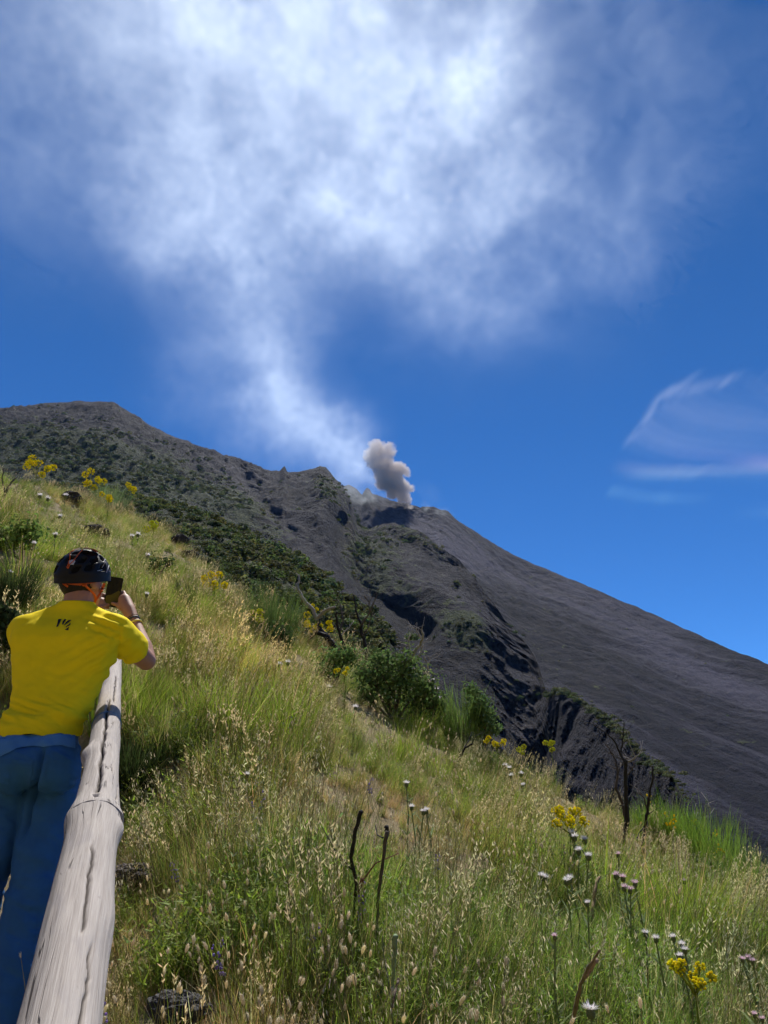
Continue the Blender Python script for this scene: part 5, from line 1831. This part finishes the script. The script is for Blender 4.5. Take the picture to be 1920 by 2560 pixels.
wire.tube([wc + (wu * math.cos(a) + wt.cross(wu) * math.sin(a)) * 0.0545 + wt * 0.012 * math.sin(a) for a in np.linspace(0, 2 * math.pi, 40)], 0.0016, 5)
keep(wire.build("binding_wire", simple_mat("blue_wire", (0.10, 0.22, 0.42), 0.4)), fence)

# ================================================================ THE MAN
SKIN = simple_mat("skin", (0.40, 0.205, 0.135), 0.55, 160, 0.12, 0.001, 0.10)
YELLOW = simple_mat("yellow_cotton", (0.95, 0.73, 0.012), 0.85, 900, 0.25, 0.0006, 0.04, spec=0.1)
BLUE = simple_mat("blue_trousers", (0.032, 0.12, 0.30), 0.75, 700, 0.3, 0.0006, 0.12, spec=0.15)
HAIR = simple_mat("dark_hair", (0.018, 0.013, 0.010), 0.6, 300, 0.8, 0.003)


def remesh(mb, name, mat, voxel, smooth=4, parent=None, factor=0.5):
    tmp = mb.build(name + "_tmp", None)
    m = tmp.modifiers.new('r', 'REMESH')
    m.mode = 'VOXEL'
    m.voxel_size = voxel
    m.use_smooth_shade = True
    s = tmp.modifiers.new('s', 'SMOOTH')
    s.iterations = smooth
    s.factor = factor
    dg = bpy.context.evaluated_depsgraph_get()
    me = bpy.data.meshes.new_from_object(tmp.evaluated_get(dg))
    me.name = name
    old = tmp.data
    bpy.data.objects.remove(tmp)
    bpy.data.meshes.remove(old)
    me.materials.clear()
    me.materials.append(mat)
    me.polygons.foreach_set('use_smooth', np.ones(len(me.polygons), dtype=bool))
    o = bpy.data.objects.new(name, me)
    COL.objects.link(o)
    if parent:
        keep(o, parent)
    return o


def ring_loft(mb, rings, n=40, ex=2.5):
    """rings: (left px, right px, y px, depth, half depth in metres)"""
    vs, fs = [], []
    for (lx, rx, py, d, hd) in rings:
        a, b = P(lx, py, d), P(rx, py, d)
        c, hw = (a + b) / 2, (b - a).length / 2
        for k in range(n):
            t = 2 * math.pi * k / n
            ct, st = math.cos(t), math.sin(t)
            vs.append(c + Vector((1, 0, 0)) * (hw * math.copysign(abs(ct) ** (2 / ex), ct)) + Vector((0, CT, ST * 0.3)) * (hd * math.copysign(abs(st) ** (2 / ex), st)))
    m = len(rings)
    for i in range(m - 1):
        for k in range(n):
            fs.append((i * n + k, i * n + (k + 1) % n, (i + 1) * n + (k + 1) % n, (i + 1) * n + k))
    fs.append(tuple(range(n - 1, -1, -1)))
    fs.append(tuple((m - 1) * n + k for k in range(n)))
    mb.add(vs, fs)


def limb(mb, pts, rads, n=16, sub=4):
    q, r = [], []
    for i in range(len(pts) - 1):
        for k in range(sub):
            t = k / sub
            q.append(Vector(pts[i]).lerp(Vector(pts[i + 1]), t))
            r.append(rads[i] + (rads[i + 1] - rads[i]) * t)
    q.append(Vector(pts[-1]))
    r.append(rads[-1])
    mb.tube(q, r, n)
    for p, rr in zip(pts, rads):
        mb.ball(p, rr * 0.995, 14, 9)


FOOT = P(-60, 2600, 2.55)
person = empty("person", (FOOT.x, FOOT.y, gz(FOOT.x, FOOT.y)))
tag(person, "man in a yellow shirt and black helmet leaning on the rail taking a photo", "person")

# ---- body: head, neck, arms and hands
HC = P(203, 1452, 3.37)                       # middle of the head
face = Vector((0.42, 0.88, 0.22)).normalized()   # where he looks
side = face.cross(Vector((0, 0, 1))).normalized()
hup = side.cross(face)
bm_ = MB()
bm_.ball(HC + hup * 0.012, (0.077, 0.096, 0.103), 28, 18, axes=(side, face, hup))
bm_.ball(HC - hup * 0.055 + face * 0.028, (0.060, 0.068, 0.065), 24, 14, axes=(side, face, hup))
bm_.ball(HC - hup * 0.098 + face * 0.060, (0.030, 0.026, 0.020), 16, 10, axes=(side, face, hup))
bm_.ball(HC - hup * 0.028 + face * 0.104, (0.013, 0.017, 0.020), 12, 8, axes=(side, face, hup))
bm_.ball(HC - hup * 0.010 + face * 0.098, (0.009, 0.010, 0.030), 12, 8, axes=(side, face, hup))
bm_.ball(HC - hup * 0.068 + face * 0.092, (0.024, 0.010, 0.009), 12, 8, axes=(side, face, hup))
for sg in (-1, 1):
    ec = HC + side * (0.080 * sg) - hup * 0.012 - face * 0.006
    bm_.ball(ec, (0.009, 0.019, 0.033), 14, 10, axes=((side * sg - face * 0.35).normalized(), (face + side * sg * 0.35).normalized(), hup))
    bm_.ball(HC + side * (0.032 * sg) + hup * 0.022 + face * 0.088, (0.024, 0.010, 0.008), 12, 8, axes=(side, face, hup))
limb(bm_, [P(192, 1560, 3.29), P(193, 1528, 3.305), P(197, 1492, 3.335)], [0.078, 0.064, 0.060], 20)
R_SH, R_EL, R_WR = P(283, 1577, 3.25), P(366, 1652, 3.41), P(331, 1547, 3.57)
limb(bm_, [R_SH, R_SH.lerp(R_EL, .5), R_EL], [0.056, 0.052, 0.042], 18)
limb(bm_, [R_EL, R_EL.lerp(R_WR, .3), R_WR.lerp(R_EL, .25), R_WR], [0.042, 0.046, 0.034, 0.027], 18)
L_SH, L_EL, L_WR = P(62, 1580, 3.26), P(110, 1668, 3.46), P(228, 1548, 3.60)
limb(bm_, [L_SH, L_SH.lerp(L_EL, .5), L_EL], [0.056, 0.052, 0.042], 18)
limb(bm_, [L_EL, L_EL.lerp(L_WR, .3), L_WR.lerp(L_EL, .25), L_WR], [0.042, 0.046, 0.034, 0.027], 18)
PD = 3.66                                     # depth of the phone


def finger(mb, pts, r):
    limb(mb, pts, [r, r * 0.97, r * 0.92, r * 0.8][:len(pts)], 10, 2)


# right hand: heel at the wrist, palm against the phone's edge, thumb on the near face, fingers round the back
rk = P(311, 1500, 3.655)
limb(bm_, [R_WR, R_WR.lerp(rk, .45), rk], [0.027, 0.032, 0.030], 16)
bm_.ball(R_WR.lerp(rk, .62), (0.022, 0.030, 0.042), 16, 10, axes=(Vector((1, 0, 0)), Vector((0, 1, 0)), (rk - R_WR).normalized()))
finger(bm_, [R_WR.lerp(rk, .55), P(303, 1523, 3.615), P(292, 1512, 3.628), P(281, 1508, 3.640)], 0.0105)
for k, (yy, ln) in enumerate(((1480, 270), (1489, 266), (1499, 268), (1509, 274))):
    finger(bm_, [rk + Vector((0, 0.0, 0.025 - 0.016 * k)), P(309, yy, 3.690), P(300, yy + 1, 3.712), P(ln + 8, yy + 3, 3.700)], 0.0088 - 0.0006 * (k == 3))
# left hand: at the phone's lower left edge
lk = P(250, 1508, 3.645)
limb(bm_, [L_WR, L_WR.lerp(lk, .5), lk], [0.027, 0.033, 0.030], 16)
finger(bm_, [L_WR.lerp(lk, .6), P(254, 1518, 3.605), P(262, 1514, 3.630), P(270, 1512, 3.640)], 0.0105)
for k, yy in enumerate((1486, 1496, 1507, 1517)):
    finger(bm_, [lk + Vector((0, 0.0, 0.02 - 0.014 * k)), P(257, yy, 3.668), P(264, yy + 2, 3.705), P(272, yy + 3, 3.695)], 0.0088 - 0.0006 * (k == 3))
body = remesh(bm_, "body", SKIN, 0.0042, 3, person)

# ---- hair: a close cropped shell on the back of the skull
hv = MB()
hv.ball(HC + hup * 0.010 - face * 0.001, (0.0805, 0.100, 0.106), 36, 26, axes=(side, face, hup))
ho = hv.build("hair", HAIR, None)
bmh = bmesh.new()
bmh.from_mesh(ho.data)
kill = []
for f in bmh.faces:
    c = f.calc_center_median() - HC
    low = -0.088 + 0.02 * abs(c.dot(side)) / 0.08
    if c.dot(face) > 0.012 + 0.5 * c.dot(hup) or c.dot(hup) < low:
        kill.append(f)
bmesh.ops.delete(bmh, geom=kill, context='FACES')
bmh.to_mesh(ho.data)
bmh.free()
keep(ho, person)

# ---- shirt
sm_ = MB()
ring_loft(sm_, [(-8, 197, 1842, 2.98, .130), (4, 201, 1812, 3.00, .124), (28, 212, 1785, 3.03, .118), (38, 226, 1760, 3.06, .112), (39, 250, 1717, 3.11, .112), (37, 268, 1680, 3.15, .114),
                (34, 288, 1637, 3.19, .116), (32, 298, 1595, 3.215, .112), (36, 299, 1568, 3.25, .102), (58, 292, 1546, 3.285, .088), (96, 272, 1530, 3.305, .078), (140, 243, 1515, 3.31, .071), (152, 234, 1506, 3.315, .067)], 48, 2.6)
s_end = R_SH.lerp(R_EL, .55)
limb(sm_, [P(268, 1578, 3.24), R_SH, R_SH.lerp(R_EL, .35), s_end], [0.078, 0.077, 0.072, 0.069], 24)
limb(sm_, [P(78, 1578, 3.24), L_SH, L_SH.lerp(L_EL, .35), L_SH.lerp(L_EL, .62)], [0.074, 0.072, 0.070, 0.067], 24)
shirt = remesh(sm_, "shirt", YELLOW, 0.0075, 9, person)
co = np.empty(len(shirt.data.vertices) * 3)
shirt.data.vertices.foreach_get('co', co)
co = co.reshape(-1, 3)
no = np.empty(len(co) * 3)
shirt.data.vertices.foreach_get('normal', no)
no = no.reshape(-1, 3)
sx, sy = to_px(co[:, 0], co[:, 1], co[:, 2])
# creases: gathers above the hem, drag lines from the armpit, soft folds everywhere
dsp = 0.0055 * fbm(co[:, 0] * 9, co[:, 1] * 9, co[:, 2] * 14, 3, 601)
g1 = np.exp(-((sy - 1785) / 30) ** 2)
dsp += 0.017 * g1 * fbm(co[:, 0] * 5 + 3, co[:, 1] * 5, co[:, 2] * 40 + co[:, 0] * 12, 3, 602, ridged=True)
q = (sx - 290) * 0.55 + (sy - 1640) * 0.85
g2 = np.exp(-(np.hypot(sx - 250, sy - 1650) / 75) ** 2)
dsp += 0.008 * g2 * np.sin(q * 0.24 + 2.0 * fbm(sx * 0.02, sy * 0.02, 0, 2, 603))
q3 = (sx - 270) * 0.35 - (sy - 1560) * 0.95
g3 = np.exp(-(np.hypot(sx - 268, sy - 1565) / 38) ** 2)
dsp += 0.009 * g3 * np.sin(q3 * 0.30)
g4 = np.exp(-(np.hypot(sx - 335, sy - 1625) / 34) ** 2)
dsp += 0.006 * g4 * fbm(co[:, 0] * 22, co[:, 1] * 14, co[:, 2] * 22, 3, 605, ridged=True)
dsp -= 0.006 * np.exp(-((sx - (300 + (sy - 1590) * -0.07)) / 2.2) ** 2) * sst(1545, 1560, sy) * sst(1650, 1630, sy)
# long drag folds across the back, from the raised shoulder down to the left hip
qd = (sx - 60) * 0.62 + (sy - 1780) * 0.78
gd = np.exp(-((sx - 170) / 110) ** 2 - ((sy - 1690) / 75) ** 2)
dsp += 0.0048 * gd * np.sin(qd * 0.105 + 2.5 * fbm(sx * 0.012, sy * 0.012, 0, 3, 606)) * (0.6 + 0.8 * fbm(sx * 0.02, sy * 0.02, 4, 2, 607))
sharp = fbm(sx * 0.018 + sy * 0.006, sy * 0.045 - sx * 0.02, 0, 3, 608, ridged=True)
dsp += 0.0050 * np.clip(sharp - 0.25, 0, 1) * sst(1560, 1620, sy)
co = co + no * dsp[:, None]
hem = sst(1815, 1842, sy)
co[:, 2] -= hem * (0.022 * sst(70, -20, sx) - 0.014 * sst(20, 60, sx) * sst(130, 80, sx))
shirt.data.vertices.foreach_set('co', co.ravel())
shirt.data.update()
dgu = bpy.context.evaluated_depsgraph_get()


def bvh_of(o):
    mw = Matrix.Translation(o.parent.location) @ o.matrix_parent_inverse if o.parent else Matrix.Identity(4)
    return BVHTree.FromPolygons([mw @ v.co for v in o.data.vertices], [tuple(p.vertices) for p in o.data.polygons])


shirt_bvh, body_bvh = bvh_of(shirt), bvh_of(body)


def stick(px, py, bvh, off, dflt):
    d = P(px, py, 1.0).normalized()
    loc, nrm, idx, dist = bvh.ray_cast(Vector((0, 0, 0)), d, 10.0)
    if loc is None:
        return P(px, py, dflt)
    nrm = nrm.normalized()
    return loc + (nrm if nrm.dot(d) < 0 else -nrm) * off


# the printed mark on the upper back: four slanted strokes
INK = simple_mat("black_print", (0.012, 0.012, 0.014), 0.6)
CX = lambda x, y: (x / 5.72 + 120, y / 5.72 + 1360)
logo = MB()
for poly in ([(150, 1078), (196, 1080), (142, 1188), (118, 1186), (132, 1150)], [(234, 1078), (262, 1084), (214, 1158), (200, 1152), (210, 1118)],
             [(296, 1092), (338, 1090), (322, 1104), (236, 1170), (232, 1160), (262, 1120)], [(326, 1130), (320, 1158), (266, 1196), (250, 1194)], [(240, 1232), (302, 1192), (290, 1236)]):
    n0 = 7
    edge_pts = []
    for a, b in zip(poly, poly[1:] + poly[:1]):
        for t in np.linspace(0, 1, n0, endpoint=False):
            edge_pts.append((a[0] + (b[0] - a[0]) * t, a[1] + (b[1] - a[1]) * t))
    cx_, cy_ = sum(p[0] for p in poly) / len(poly), sum(p[1] for p in poly) / len(poly)
    vs = [stick(*CX(cx_, cy_), shirt_bvh, 0.0022, 3.1)] + [stick(*CX(a, b), shirt_bvh, 0.0022, 3.1) for a, b in edge_pts]
    m_ = len(edge_pts)
    logo.add(vs, [(0, 1 + i, 1 + (i + 1) % m_) for i in range(m_)])
lg = logo.build("printed_mark", INK, None, smooth=False)
keep(lg, shirt)
lg.matrix_parent_inverse = Matrix.Identity(4)
lg.parent = shirt
lg.matrix_parent_inverse = (Matrix.Translation(person.location) @ shirt.matrix_parent_inverse).inverted()

# ---- trousers
tm = MB()
ring_loft(tm, [(0, 192, 1815, 3.02, .104), (-12, 194, 1842, 2.98, .120), (-24, 196, 1872, 2.91, .140), (-32, 192, 1905, 2.88, .140), (-40, 186, 1965, 2.90, .115)], 40, 2.3)
tm.ball(P(32, 1912, 2.85), (0.100, 0.100, 0.105), 22, 14)
tm.ball(P(133, 1912, 2.85), (0.098, 0.100, 0.105), 22, 14)
R_HIP, R_KN, R_AN = P(138, 1955, 2.96), P(72, 2235, 2.74), P(-6, 2566, 2.50)
L_HIP, L_KN, L_AN = P(26, 1955, 2.96), P(-48, 2235, 2.76), P(-118, 2580, 2.52)
for h_, k_, a_ in ((R_HIP, R_KN, R_AN), (L_HIP, L_KN, L_AN)):
    limb(tm, [h_, h_.lerp(k_, .5), k_, k_.lerp(a_, .4), a_], [0.096, 0.086, 0.073, 0.070, 0.066], 22)
trousers = remesh(tm, "trousers", BLUE, 0.0085, 6, person)
co = np.empty(len(trousers.data.vertices) * 3)
trousers.data.vertices.foreach_get('co', co)
co = co.reshape(-1, 3)
no = np.empty(len(co) * 3)
trousers.data.vertices.foreach_get('normal', no)
no = no.reshape(-1, 3)
sx, sy = to_px(co[:, 0], co[:, 1], co[:, 2])
dsp = 0.009 * fbm(co[:, 0] * 6, co[:, 1] * 6, co[:, 2] * 9, 3, 611) + 0.0085 * fbm(co[:, 0] * 7, co[:, 1] * 7, co[:, 2] * 30 + co[:, 0] * 14, 3, 612, ridged=True)
dsp += 0.007 * np.exp(-((sy - 1985) / 14) ** 2) * np.sin(sx * 0.05) + 0.007 * np.exp(-((sy - 2225) / 45) ** 2) * fbm(co[:, 0] * 8, 0, co[:, 2] * 34, 2, 613, ridged=True)
cl = np.interp(sy, [1850, 1873, 1986, 2100, 2165], [107, 107, 81, 55, 30])
dsp -= 0.032 * np.exp(-((sx - cl) / 6.0) ** 2) * sst(1862, 1890, sy) * sst(2120, 2040, sy)
co = co + no * dsp[:, None]
trousers.data.vertices.foreach_set('co', co.ravel())
trousers.data.update()
# sunlit hips painted as a paler band, back pockets and seams, lying on the trousers
tr_bvh = bvh_of(trousers)
SUNLIT_BLUE = simple_mat("sunlit_blue_cloth", (0.10, 0.25, 0.45), 0.8, 700, 0.3, 0.0006, 0.12, spec=0.1)


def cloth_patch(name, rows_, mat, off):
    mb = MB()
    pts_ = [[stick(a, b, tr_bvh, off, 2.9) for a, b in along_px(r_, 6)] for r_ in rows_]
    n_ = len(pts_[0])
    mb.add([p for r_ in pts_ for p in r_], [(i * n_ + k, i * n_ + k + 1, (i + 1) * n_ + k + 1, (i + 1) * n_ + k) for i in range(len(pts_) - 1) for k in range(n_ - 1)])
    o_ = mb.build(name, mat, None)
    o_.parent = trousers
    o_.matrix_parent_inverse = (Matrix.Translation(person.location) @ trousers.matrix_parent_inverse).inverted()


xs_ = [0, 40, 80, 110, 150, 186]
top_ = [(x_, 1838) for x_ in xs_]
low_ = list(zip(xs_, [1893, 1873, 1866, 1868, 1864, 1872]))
cloth_patch("sunlit_band", [[(a, b + (c[1] - b) * t) for (a, b), c in zip(top_, low_)] for t in np.linspace(0, 1, 9)], SUNLIT_BLUE, 0.004)
for pk in ([(120, 1900), (176, 1900), (170, 1972), (118, 1976)], [(30, 1900), (84, 1902), (74, 1976), (22, 1972)]):
    a_, b_, c_, d_ = pk
    cloth_patch("back_pocket", [[(a_[0] + (d_[0] - a_[0]) * t + (b_[0] - a_[0] + (c_[0] - d_[0] - b_[0] + a_[0]) * t) * u_, a_[1] + (d_[1] - a_[1]) * t + (b_[1] - a_[1]) * u_) for u_ in (0, .33, .66, 1)] for t in np.linspace(0, 1, 8)], BLUE, 0.0035)
col = MB()
cring = [P(193, 1509, 3.315) + Vector((1, 0, 0)) * (0.070 * math.cos(t)) + Vector((0, CT, ST * 0.3)) * (0.068 * math.sin(t)) for t in np.linspace(0, 2 * math.pi, 49)]
col.tube(cring, 0.0065, 8)
keep(col.build("collar", YELLOW, None), shirt)
bpy.data.objects  # keep the shirt as the collar's parent without moving it
for o_ in shirt.children:
    if o_.name.startswith("collar"):
        o_.matrix_parent_inverse = (Matrix.Translation(person.location) @ shirt.matrix_parent_inverse).inverted()
# shoes
SHOE = simple_mat("dark_shoe", (0.03, 0.028, 0.026), 0.7, 120, 0.4, 0.002)
for a_ in (R_AN, L_AN):
    g0 = gz(a_.x, a_.y + 0.08)
    sh = MB()
    fwd = Vector((0.1, 1, 0.22)).normalized()
    limb(sh, [Vector((a_.x, a_.y - 0.05, g0 + 0.045)), Vector((a_.x, a_.y + 0.03, g0 + 0.055)), Vector((a_.x + 0.015, a_.y + 0.18, g0 + 0.075))], [0.042, 0.050, 0.042], 16)
    limb(sh, [Vector((a_.x, a_.y - 0.01, g0 + 0.05)), a_ + Vector((0, 0, 0.03))], [0.048, 0.050], 16)
    remesh(sh, "shoe", SHOE, 0.008, 4, person)

# ---- helmet with vents, straps and clip
SHELL = simple_mat("helmet_shell", (0.010, 0.0105, 0.013), 0.5, 90, 0.15, 0.001, spec=0.22)
VENT = simple_mat("helmet_hollow", (0.003, 0.003, 0.003), 0.9)
ORANGE = simple_mat("orange_strap", (0.62, 0.11, 0.02), 0.6, 400, 0.3, 0.0006)
GREYP = simple_mat("pale_clip", (0.45, 0.46, 0.50), 0.45)
REDP = simple_mat("helmet_panel", (1, 1, 1), 0.35, tint=True)
helmet = empty("helmet", tuple(HC))
keep(helmet, person)
hz = Vector((-0.02, -0.33, 1)).normalized()
hy = (face - hz * face.dot(hz)).normalized()
hx = hy.cross(hz)
HO = P(207, 1441, 3.375)
nu, nv = 168, 60
VENTS = []
for el, we, wa, azs in ((0.34, 0.145, 0.17, (1.98, 2.52, -2.2, -2.75, 1.4, -1.6, 0.8, -0.9)), (0.70, 0.145, 0.20, (1.7, 2.25, 2.85, -2.75, -2.15, -1.5, 1.1, -0.9, .4)), (1.06, 0.12, 0.27, (1.95, 2.75, -2.6, -1.8, 1.1, -0.9))):
    for a in azs:
        VENTS.append((a, el + 0.03 * math.sin(a * 7), wa, we))
vs, fs, mi = [], [], []
for j in range(nv + 1):
    el = -0.20 + (math.pi / 2 + 0.20) * j / nv
    for i in range(nu):
        a = -math.pi + 2 * math.pi * i / nu
        vs.append((a, el))
inv = np.zeros(len(vs), bool)
pos = []
for n_, (a, el) in enumerate(vs):
    rr = 1.0
    inn = False
    for (va, ve, wa, we) in VENTS:
        da = (a - va + math.pi) % (2 * math.pi) - math.pi
        sk = da + (el - ve) * 0.55
        if abs(sk / wa) ** 3 + abs((el - ve) / we) ** 3 < 1:
            inn = True
    inv[n_] = inn
    rr = 0.88 if inn else 1.0
    rim = 1.0 - 0.02 * math.exp(-((el + 0.02) / 0.10) ** 2)
    rr *= rim
    # azimuth a: 0 towards the face
    x_, y_, z_ = math.cos(el) * math.sin(a), math.cos(el) * math.cos(a), math.sin(el)
    pos.append(HO + (hx * (0.105 * x_) + hy * (0.130 * y_) + hz * (0.119 * z_)) * rr)
for j in range(nv):
    for i in range(nu):
        a, b = j * nu + i, j * nu + (i + 1) % nu
        fs.append((a, b, b + nu, a + nu))
        mi.append(1 if (inv[a] or inv[b] or inv[a + nu] or inv[b + nu]) and (inv[[a, b, a + nu, b + nu]].sum() >= 3) else 0)
# inner lining so that the shell has thickness
b0 = len(pos)
for i in range(nu):
    a = -math.pi + 2 * math.pi * i / nu
    pos.append(HO + (hx * (0.092 * math.sin(a)) + hy * (0.116 * math.cos(a)) - hz * 0.010))
for i in range(nu):
    fs.append((i, (i + 1) % nu, b0 + (i + 1) % nu, b0 + i))
    mi.append(1)
shell = mesh_obj("shell", pos, fs, [SHELL, VENT], None, True)
shell.data.polygons.foreach_set('material_index', np.array(mi, dtype=np.int32))


def hkeep(o):
    o.parent = helmet
    o.matrix_parent_inverse = (Matrix.Translation(person.location) @ helmet.matrix_parent_inverse @ Matrix.Translation(helmet.location)).inverted()
    return o


hkeep(shell)
shell_bvh = BVHTree.FromPolygons([v.co.copy() for v in shell.data.vertices], [tuple(p.vertices) for p in shell.data.polygons])


def ribbon(mb, pts, w, th=0.0015):
    """flat strap along points, lying against what is behind it"""
    pts = [Vector(p) for p in pts]
    for i in range(len(pts)):
        pass
    vs, fs = [], []
    m = len(pts)
    for i, p in enumerate(pts):
        t = (pts[min(i + 1, m - 1)] - pts[max(i - 1, 0)]).normalized()
        v = p.normalized()
        s_ = t.cross(v).normalized() * (w / 2)
        nb = -v * th
        vs += [p - s_, p + s_, p + s_ + nb, p - s_ + nb]
    for i in range(m - 1):
        for k in range(4):
            fs.append((4 * i + k, 4 * i + (k + 1) % 4, 4 * i + 4 + (k + 1) % 4, 4 * i + 4 + k))
    fs += [(3, 2, 1, 0), (4 * m - 4, 4 * m - 3, 4 * m - 2, 4 * m - 1)]
    mb.add(vs, fs)


def along(poly, n=10):
    out = []
    for a, b in zip(poly[:-1], poly[1:]):
        for t in np.linspace(0, 1, n, endpoint=False):
            out.append((a[0] + (b[0] - a[0]) * t, a[1] + (b[1] - a[1]) * t))
    return out + [poly[-1]]


hair_bvh = bvh_of(ho)


def stick_head(px, py, off=0.004):
    d = P(px, py, 1.0).normalized()
    best = None
    for b in (body_bvh, hair_bvh):
        loc, nrm, idx, dist = b.ray_cast(Vector((0, 0, 0)), d, 10.0)
        if loc is not None and (best is None or dist < best[1]):
            best = (loc, dist)
    return (best[0] - d * off) if best else P(px, py, 3.24)


for nm, poly, w in (("nape_strap", [(158, 1455), (176, 1459), (200, 1461), (214, 1459), (234, 1454), (254, 1447)], 0.010), ("ear_strap", [(212, 1462), (224, 1474), (236, 1486), (240, 1497)], 0.009), ("cheek_strap", [(261, 1458), (255, 1475), (246, 1490), (239, 1500)], 0.011),
                    ("chin_strap", [(240, 1496), (237, 1507), (231, 1518)], 0.010), ("side_strap", [(151, 1452), (160, 1460), (170, 1467)], 0.009)):
    rb_ = MB()
    ribbon(rb_, [stick_head(*c) for c in along([c for c in poly], 6)], w)
    hkeep(rb_.build(nm, ORANGE, None, smooth=False))
bk = MB()
bk.box(stick_head(212, 1460, 0.008), 0.017, 0.008, 0.017)
hkeep(bk.build("buckle", ORANGE, None, smooth=False))
# cord and clip on the back of the shell
cd = MB()
cpath = [CX(366, 85), CX(322, 150), CX(302, 220), CX(300, 290), CX(278, 335), CX(292, 352), CX(306, 330), CX(310, 300), CX(360, 260), CX(430, 165), CX(492, 95)]
cd.tube([stick(a, b, shell_bvh, 0.005, 3.2) for a, b in along(cpath, 4)], 0.0022, 6)
hkeep(cd.build("elastic_cord", ORANGE, None))
cp = MB()
cpoly = [CX(a, b) for a, b in ((300, 228), (378, 228), (392, 256), (366, 304), (318, 300), (288, 272), (288, 244))]
cc = stick(*CX(338, 264), shell_bvh, 0.007, 3.2)
vs = [cc] + [stick(a, b, shell_bvh, 0.004, 3.2) for a, b in cpoly]
cp.add(vs, [(0, 1 + i, 1 + (i + 1) % 7) for i in range(7)])
hkeep(cp.build("clip", GREYP, None))
pn = MB()
for k, (u0, u1, c_) in enumerate(((0.0, 0.42, (0.75, 0.74, 0.74)), (0.42, 1.0, (0.62, 0.06, 0.04)))):
    top = [CX(345, 80), CX(430, 56), CX(560, 50), CX(670, 76), CX(755, 130)]
    bot = [CX(360, 92), CX(445, 76), CX(560, 84), CX(660, 108), CX(748, 146)]
    tt, bb = along(top, 8), along(bot, 8)
    i0, i1 = int(u0 * (len(tt) - 1)), int(u1 * (len(tt) - 1))
    vs = []
    for i in range(i0, i1 + 1):
        vs += [stick(*tt[i], shell_bvh, 0.004, 3.33), stick(*bb[i], shell_bvh, 0.004, 3.33)]
    pn.add(vs, [(2 * i, 2 * i + 1, 2 * i + 3, 2 * i + 2) for i in range(i1 - i0)], c_)
hkeep(pn.build("top_panel", REDP, None))
rf = MB()
for poly in ([CX(700, 386), CX(730, 378), CX(768, 372)], [CX(866, 292), CX(850, 345), CX(826, 408)], [CX(828, 210), CX(800, 270), CX(762, 340)]):
    ribbon(rf, [stick(a, b, shell_bvh, 0.004, 3.25) for a, b in along(poly, 5)], 0.003)
hkeep(rf.build("reflective_trim", GREYP, None, smooth=False))

# ---- bracelets
for nm, t, rr, th, col in (("dark_bracelet", 0.06, 0.030, 0.0035, (0.03, 0.05, 0.09)), ("thin_bracelet", 0.01, 0.030, 0.0022, (0.16, 0.10, 0.07)), ("yellow_bracelet", 0.17, 0.034, 0.0042, (0.72, 0.56, 0.10))):
    c = R_WR.lerp(R_EL, t)
    ax_ = (R_EL - R_WR).normalized()
    u_ = ax_.orthogonal().normalized()
    br = MB()
    pts_ = [c + (u_ * math.cos(a) + ax_.cross(u_) * math.sin(a)) * rr + ax_ * 0.006 * math.sin(a + 1) for a in np.linspace(0, 2 * math.pi, 33)]
    br.tube(pts_, th, 8)
    keep(br.build(nm, simple_mat(nm, col, 0.5), None), person)

# ---- phone
ph0 = P(283.5, 1480, PD)
phone = empty("mobile_phone", tuple(ph0))
tag(phone, "dark mobile phone held up in both hands in front of the helmet", "phone")
vdir = ph0.normalized()
pz = (Vector((0, 0, 1)) - vdir * vdir.z).normalized()
pxx = vdir.cross(pz).normalized()
rot = Matrix.Rotation(math.radians(4), 3, vdir)
pz, pxx = rot @ pz, rot @ pxx
pyv = vdir
CASE = simple_mat("phone_case", (0.012, 0.012, 0.013), 0.4)
SCREEN = simple_mat("phone_screen", (0.010, 0.011, 0.010), 0.04, spec=0.6)


def rounded_slab(w, h, t, rc, y0):
    out = []
    for cx_, cz_, a0 in ((w / 2 - rc, h / 2 - rc, 0), (-w / 2 + rc, h / 2 - rc, 90), (-w / 2 + rc, -h / 2 + rc, 180), (w / 2 - rc, -h / 2 + rc, 270)):
        for k in range(6):
            a = math.radians(a0 + 18 * k)
            out.append((cx_ + rc * math.cos(a), cz_ + rc * math.sin(a)))
    n_ = len(out)
    vs = [pxx * a + pz * b + pyv * (y0 - t / 2) for a, b in out] + [pxx * a + pz * b + pyv * (y0 + t / 2) for a, b in out]
    fs = [tuple(range(n_ - 1, -1, -1)), tuple(range(n_, 2 * n_))] + [(i, (i + 1) % n_, n_ + (i + 1) % n_, n_ + i) for i in range(n_)]
    return vs, fs


a_, b_ = rounded_slab(0.068, 0.143, 0.009, 0.009, 0.0)
mesh_obj("phone_body", a_, b_, CASE, phone, False)
a_, b_ = rounded_slab(0.063, 0.137, 0.001, 0.007, -0.0052)
mesh_obj("screen", a_, b_, SCREEN, phone, False)
# the lit lower part of the camera picture
PREV = simple_mat("screen_picture", (0.085, 0.075, 0.018), 0.15, 60, 0.1, 0.0005)
pr = MB()
pr.add([pxx * a + pz * b + pyv * -0.0061 for a, b in ((-0.029, -0.062), (0.018, -0.062), (0.029, -0.045), (0.029, 0.006), (0.022, 0.010), (-0.004, -0.012), (-0.029, -0.022))], [tuple(range(6, -1, -1))])
pr.build("screen_picture", PREV, phone, False)
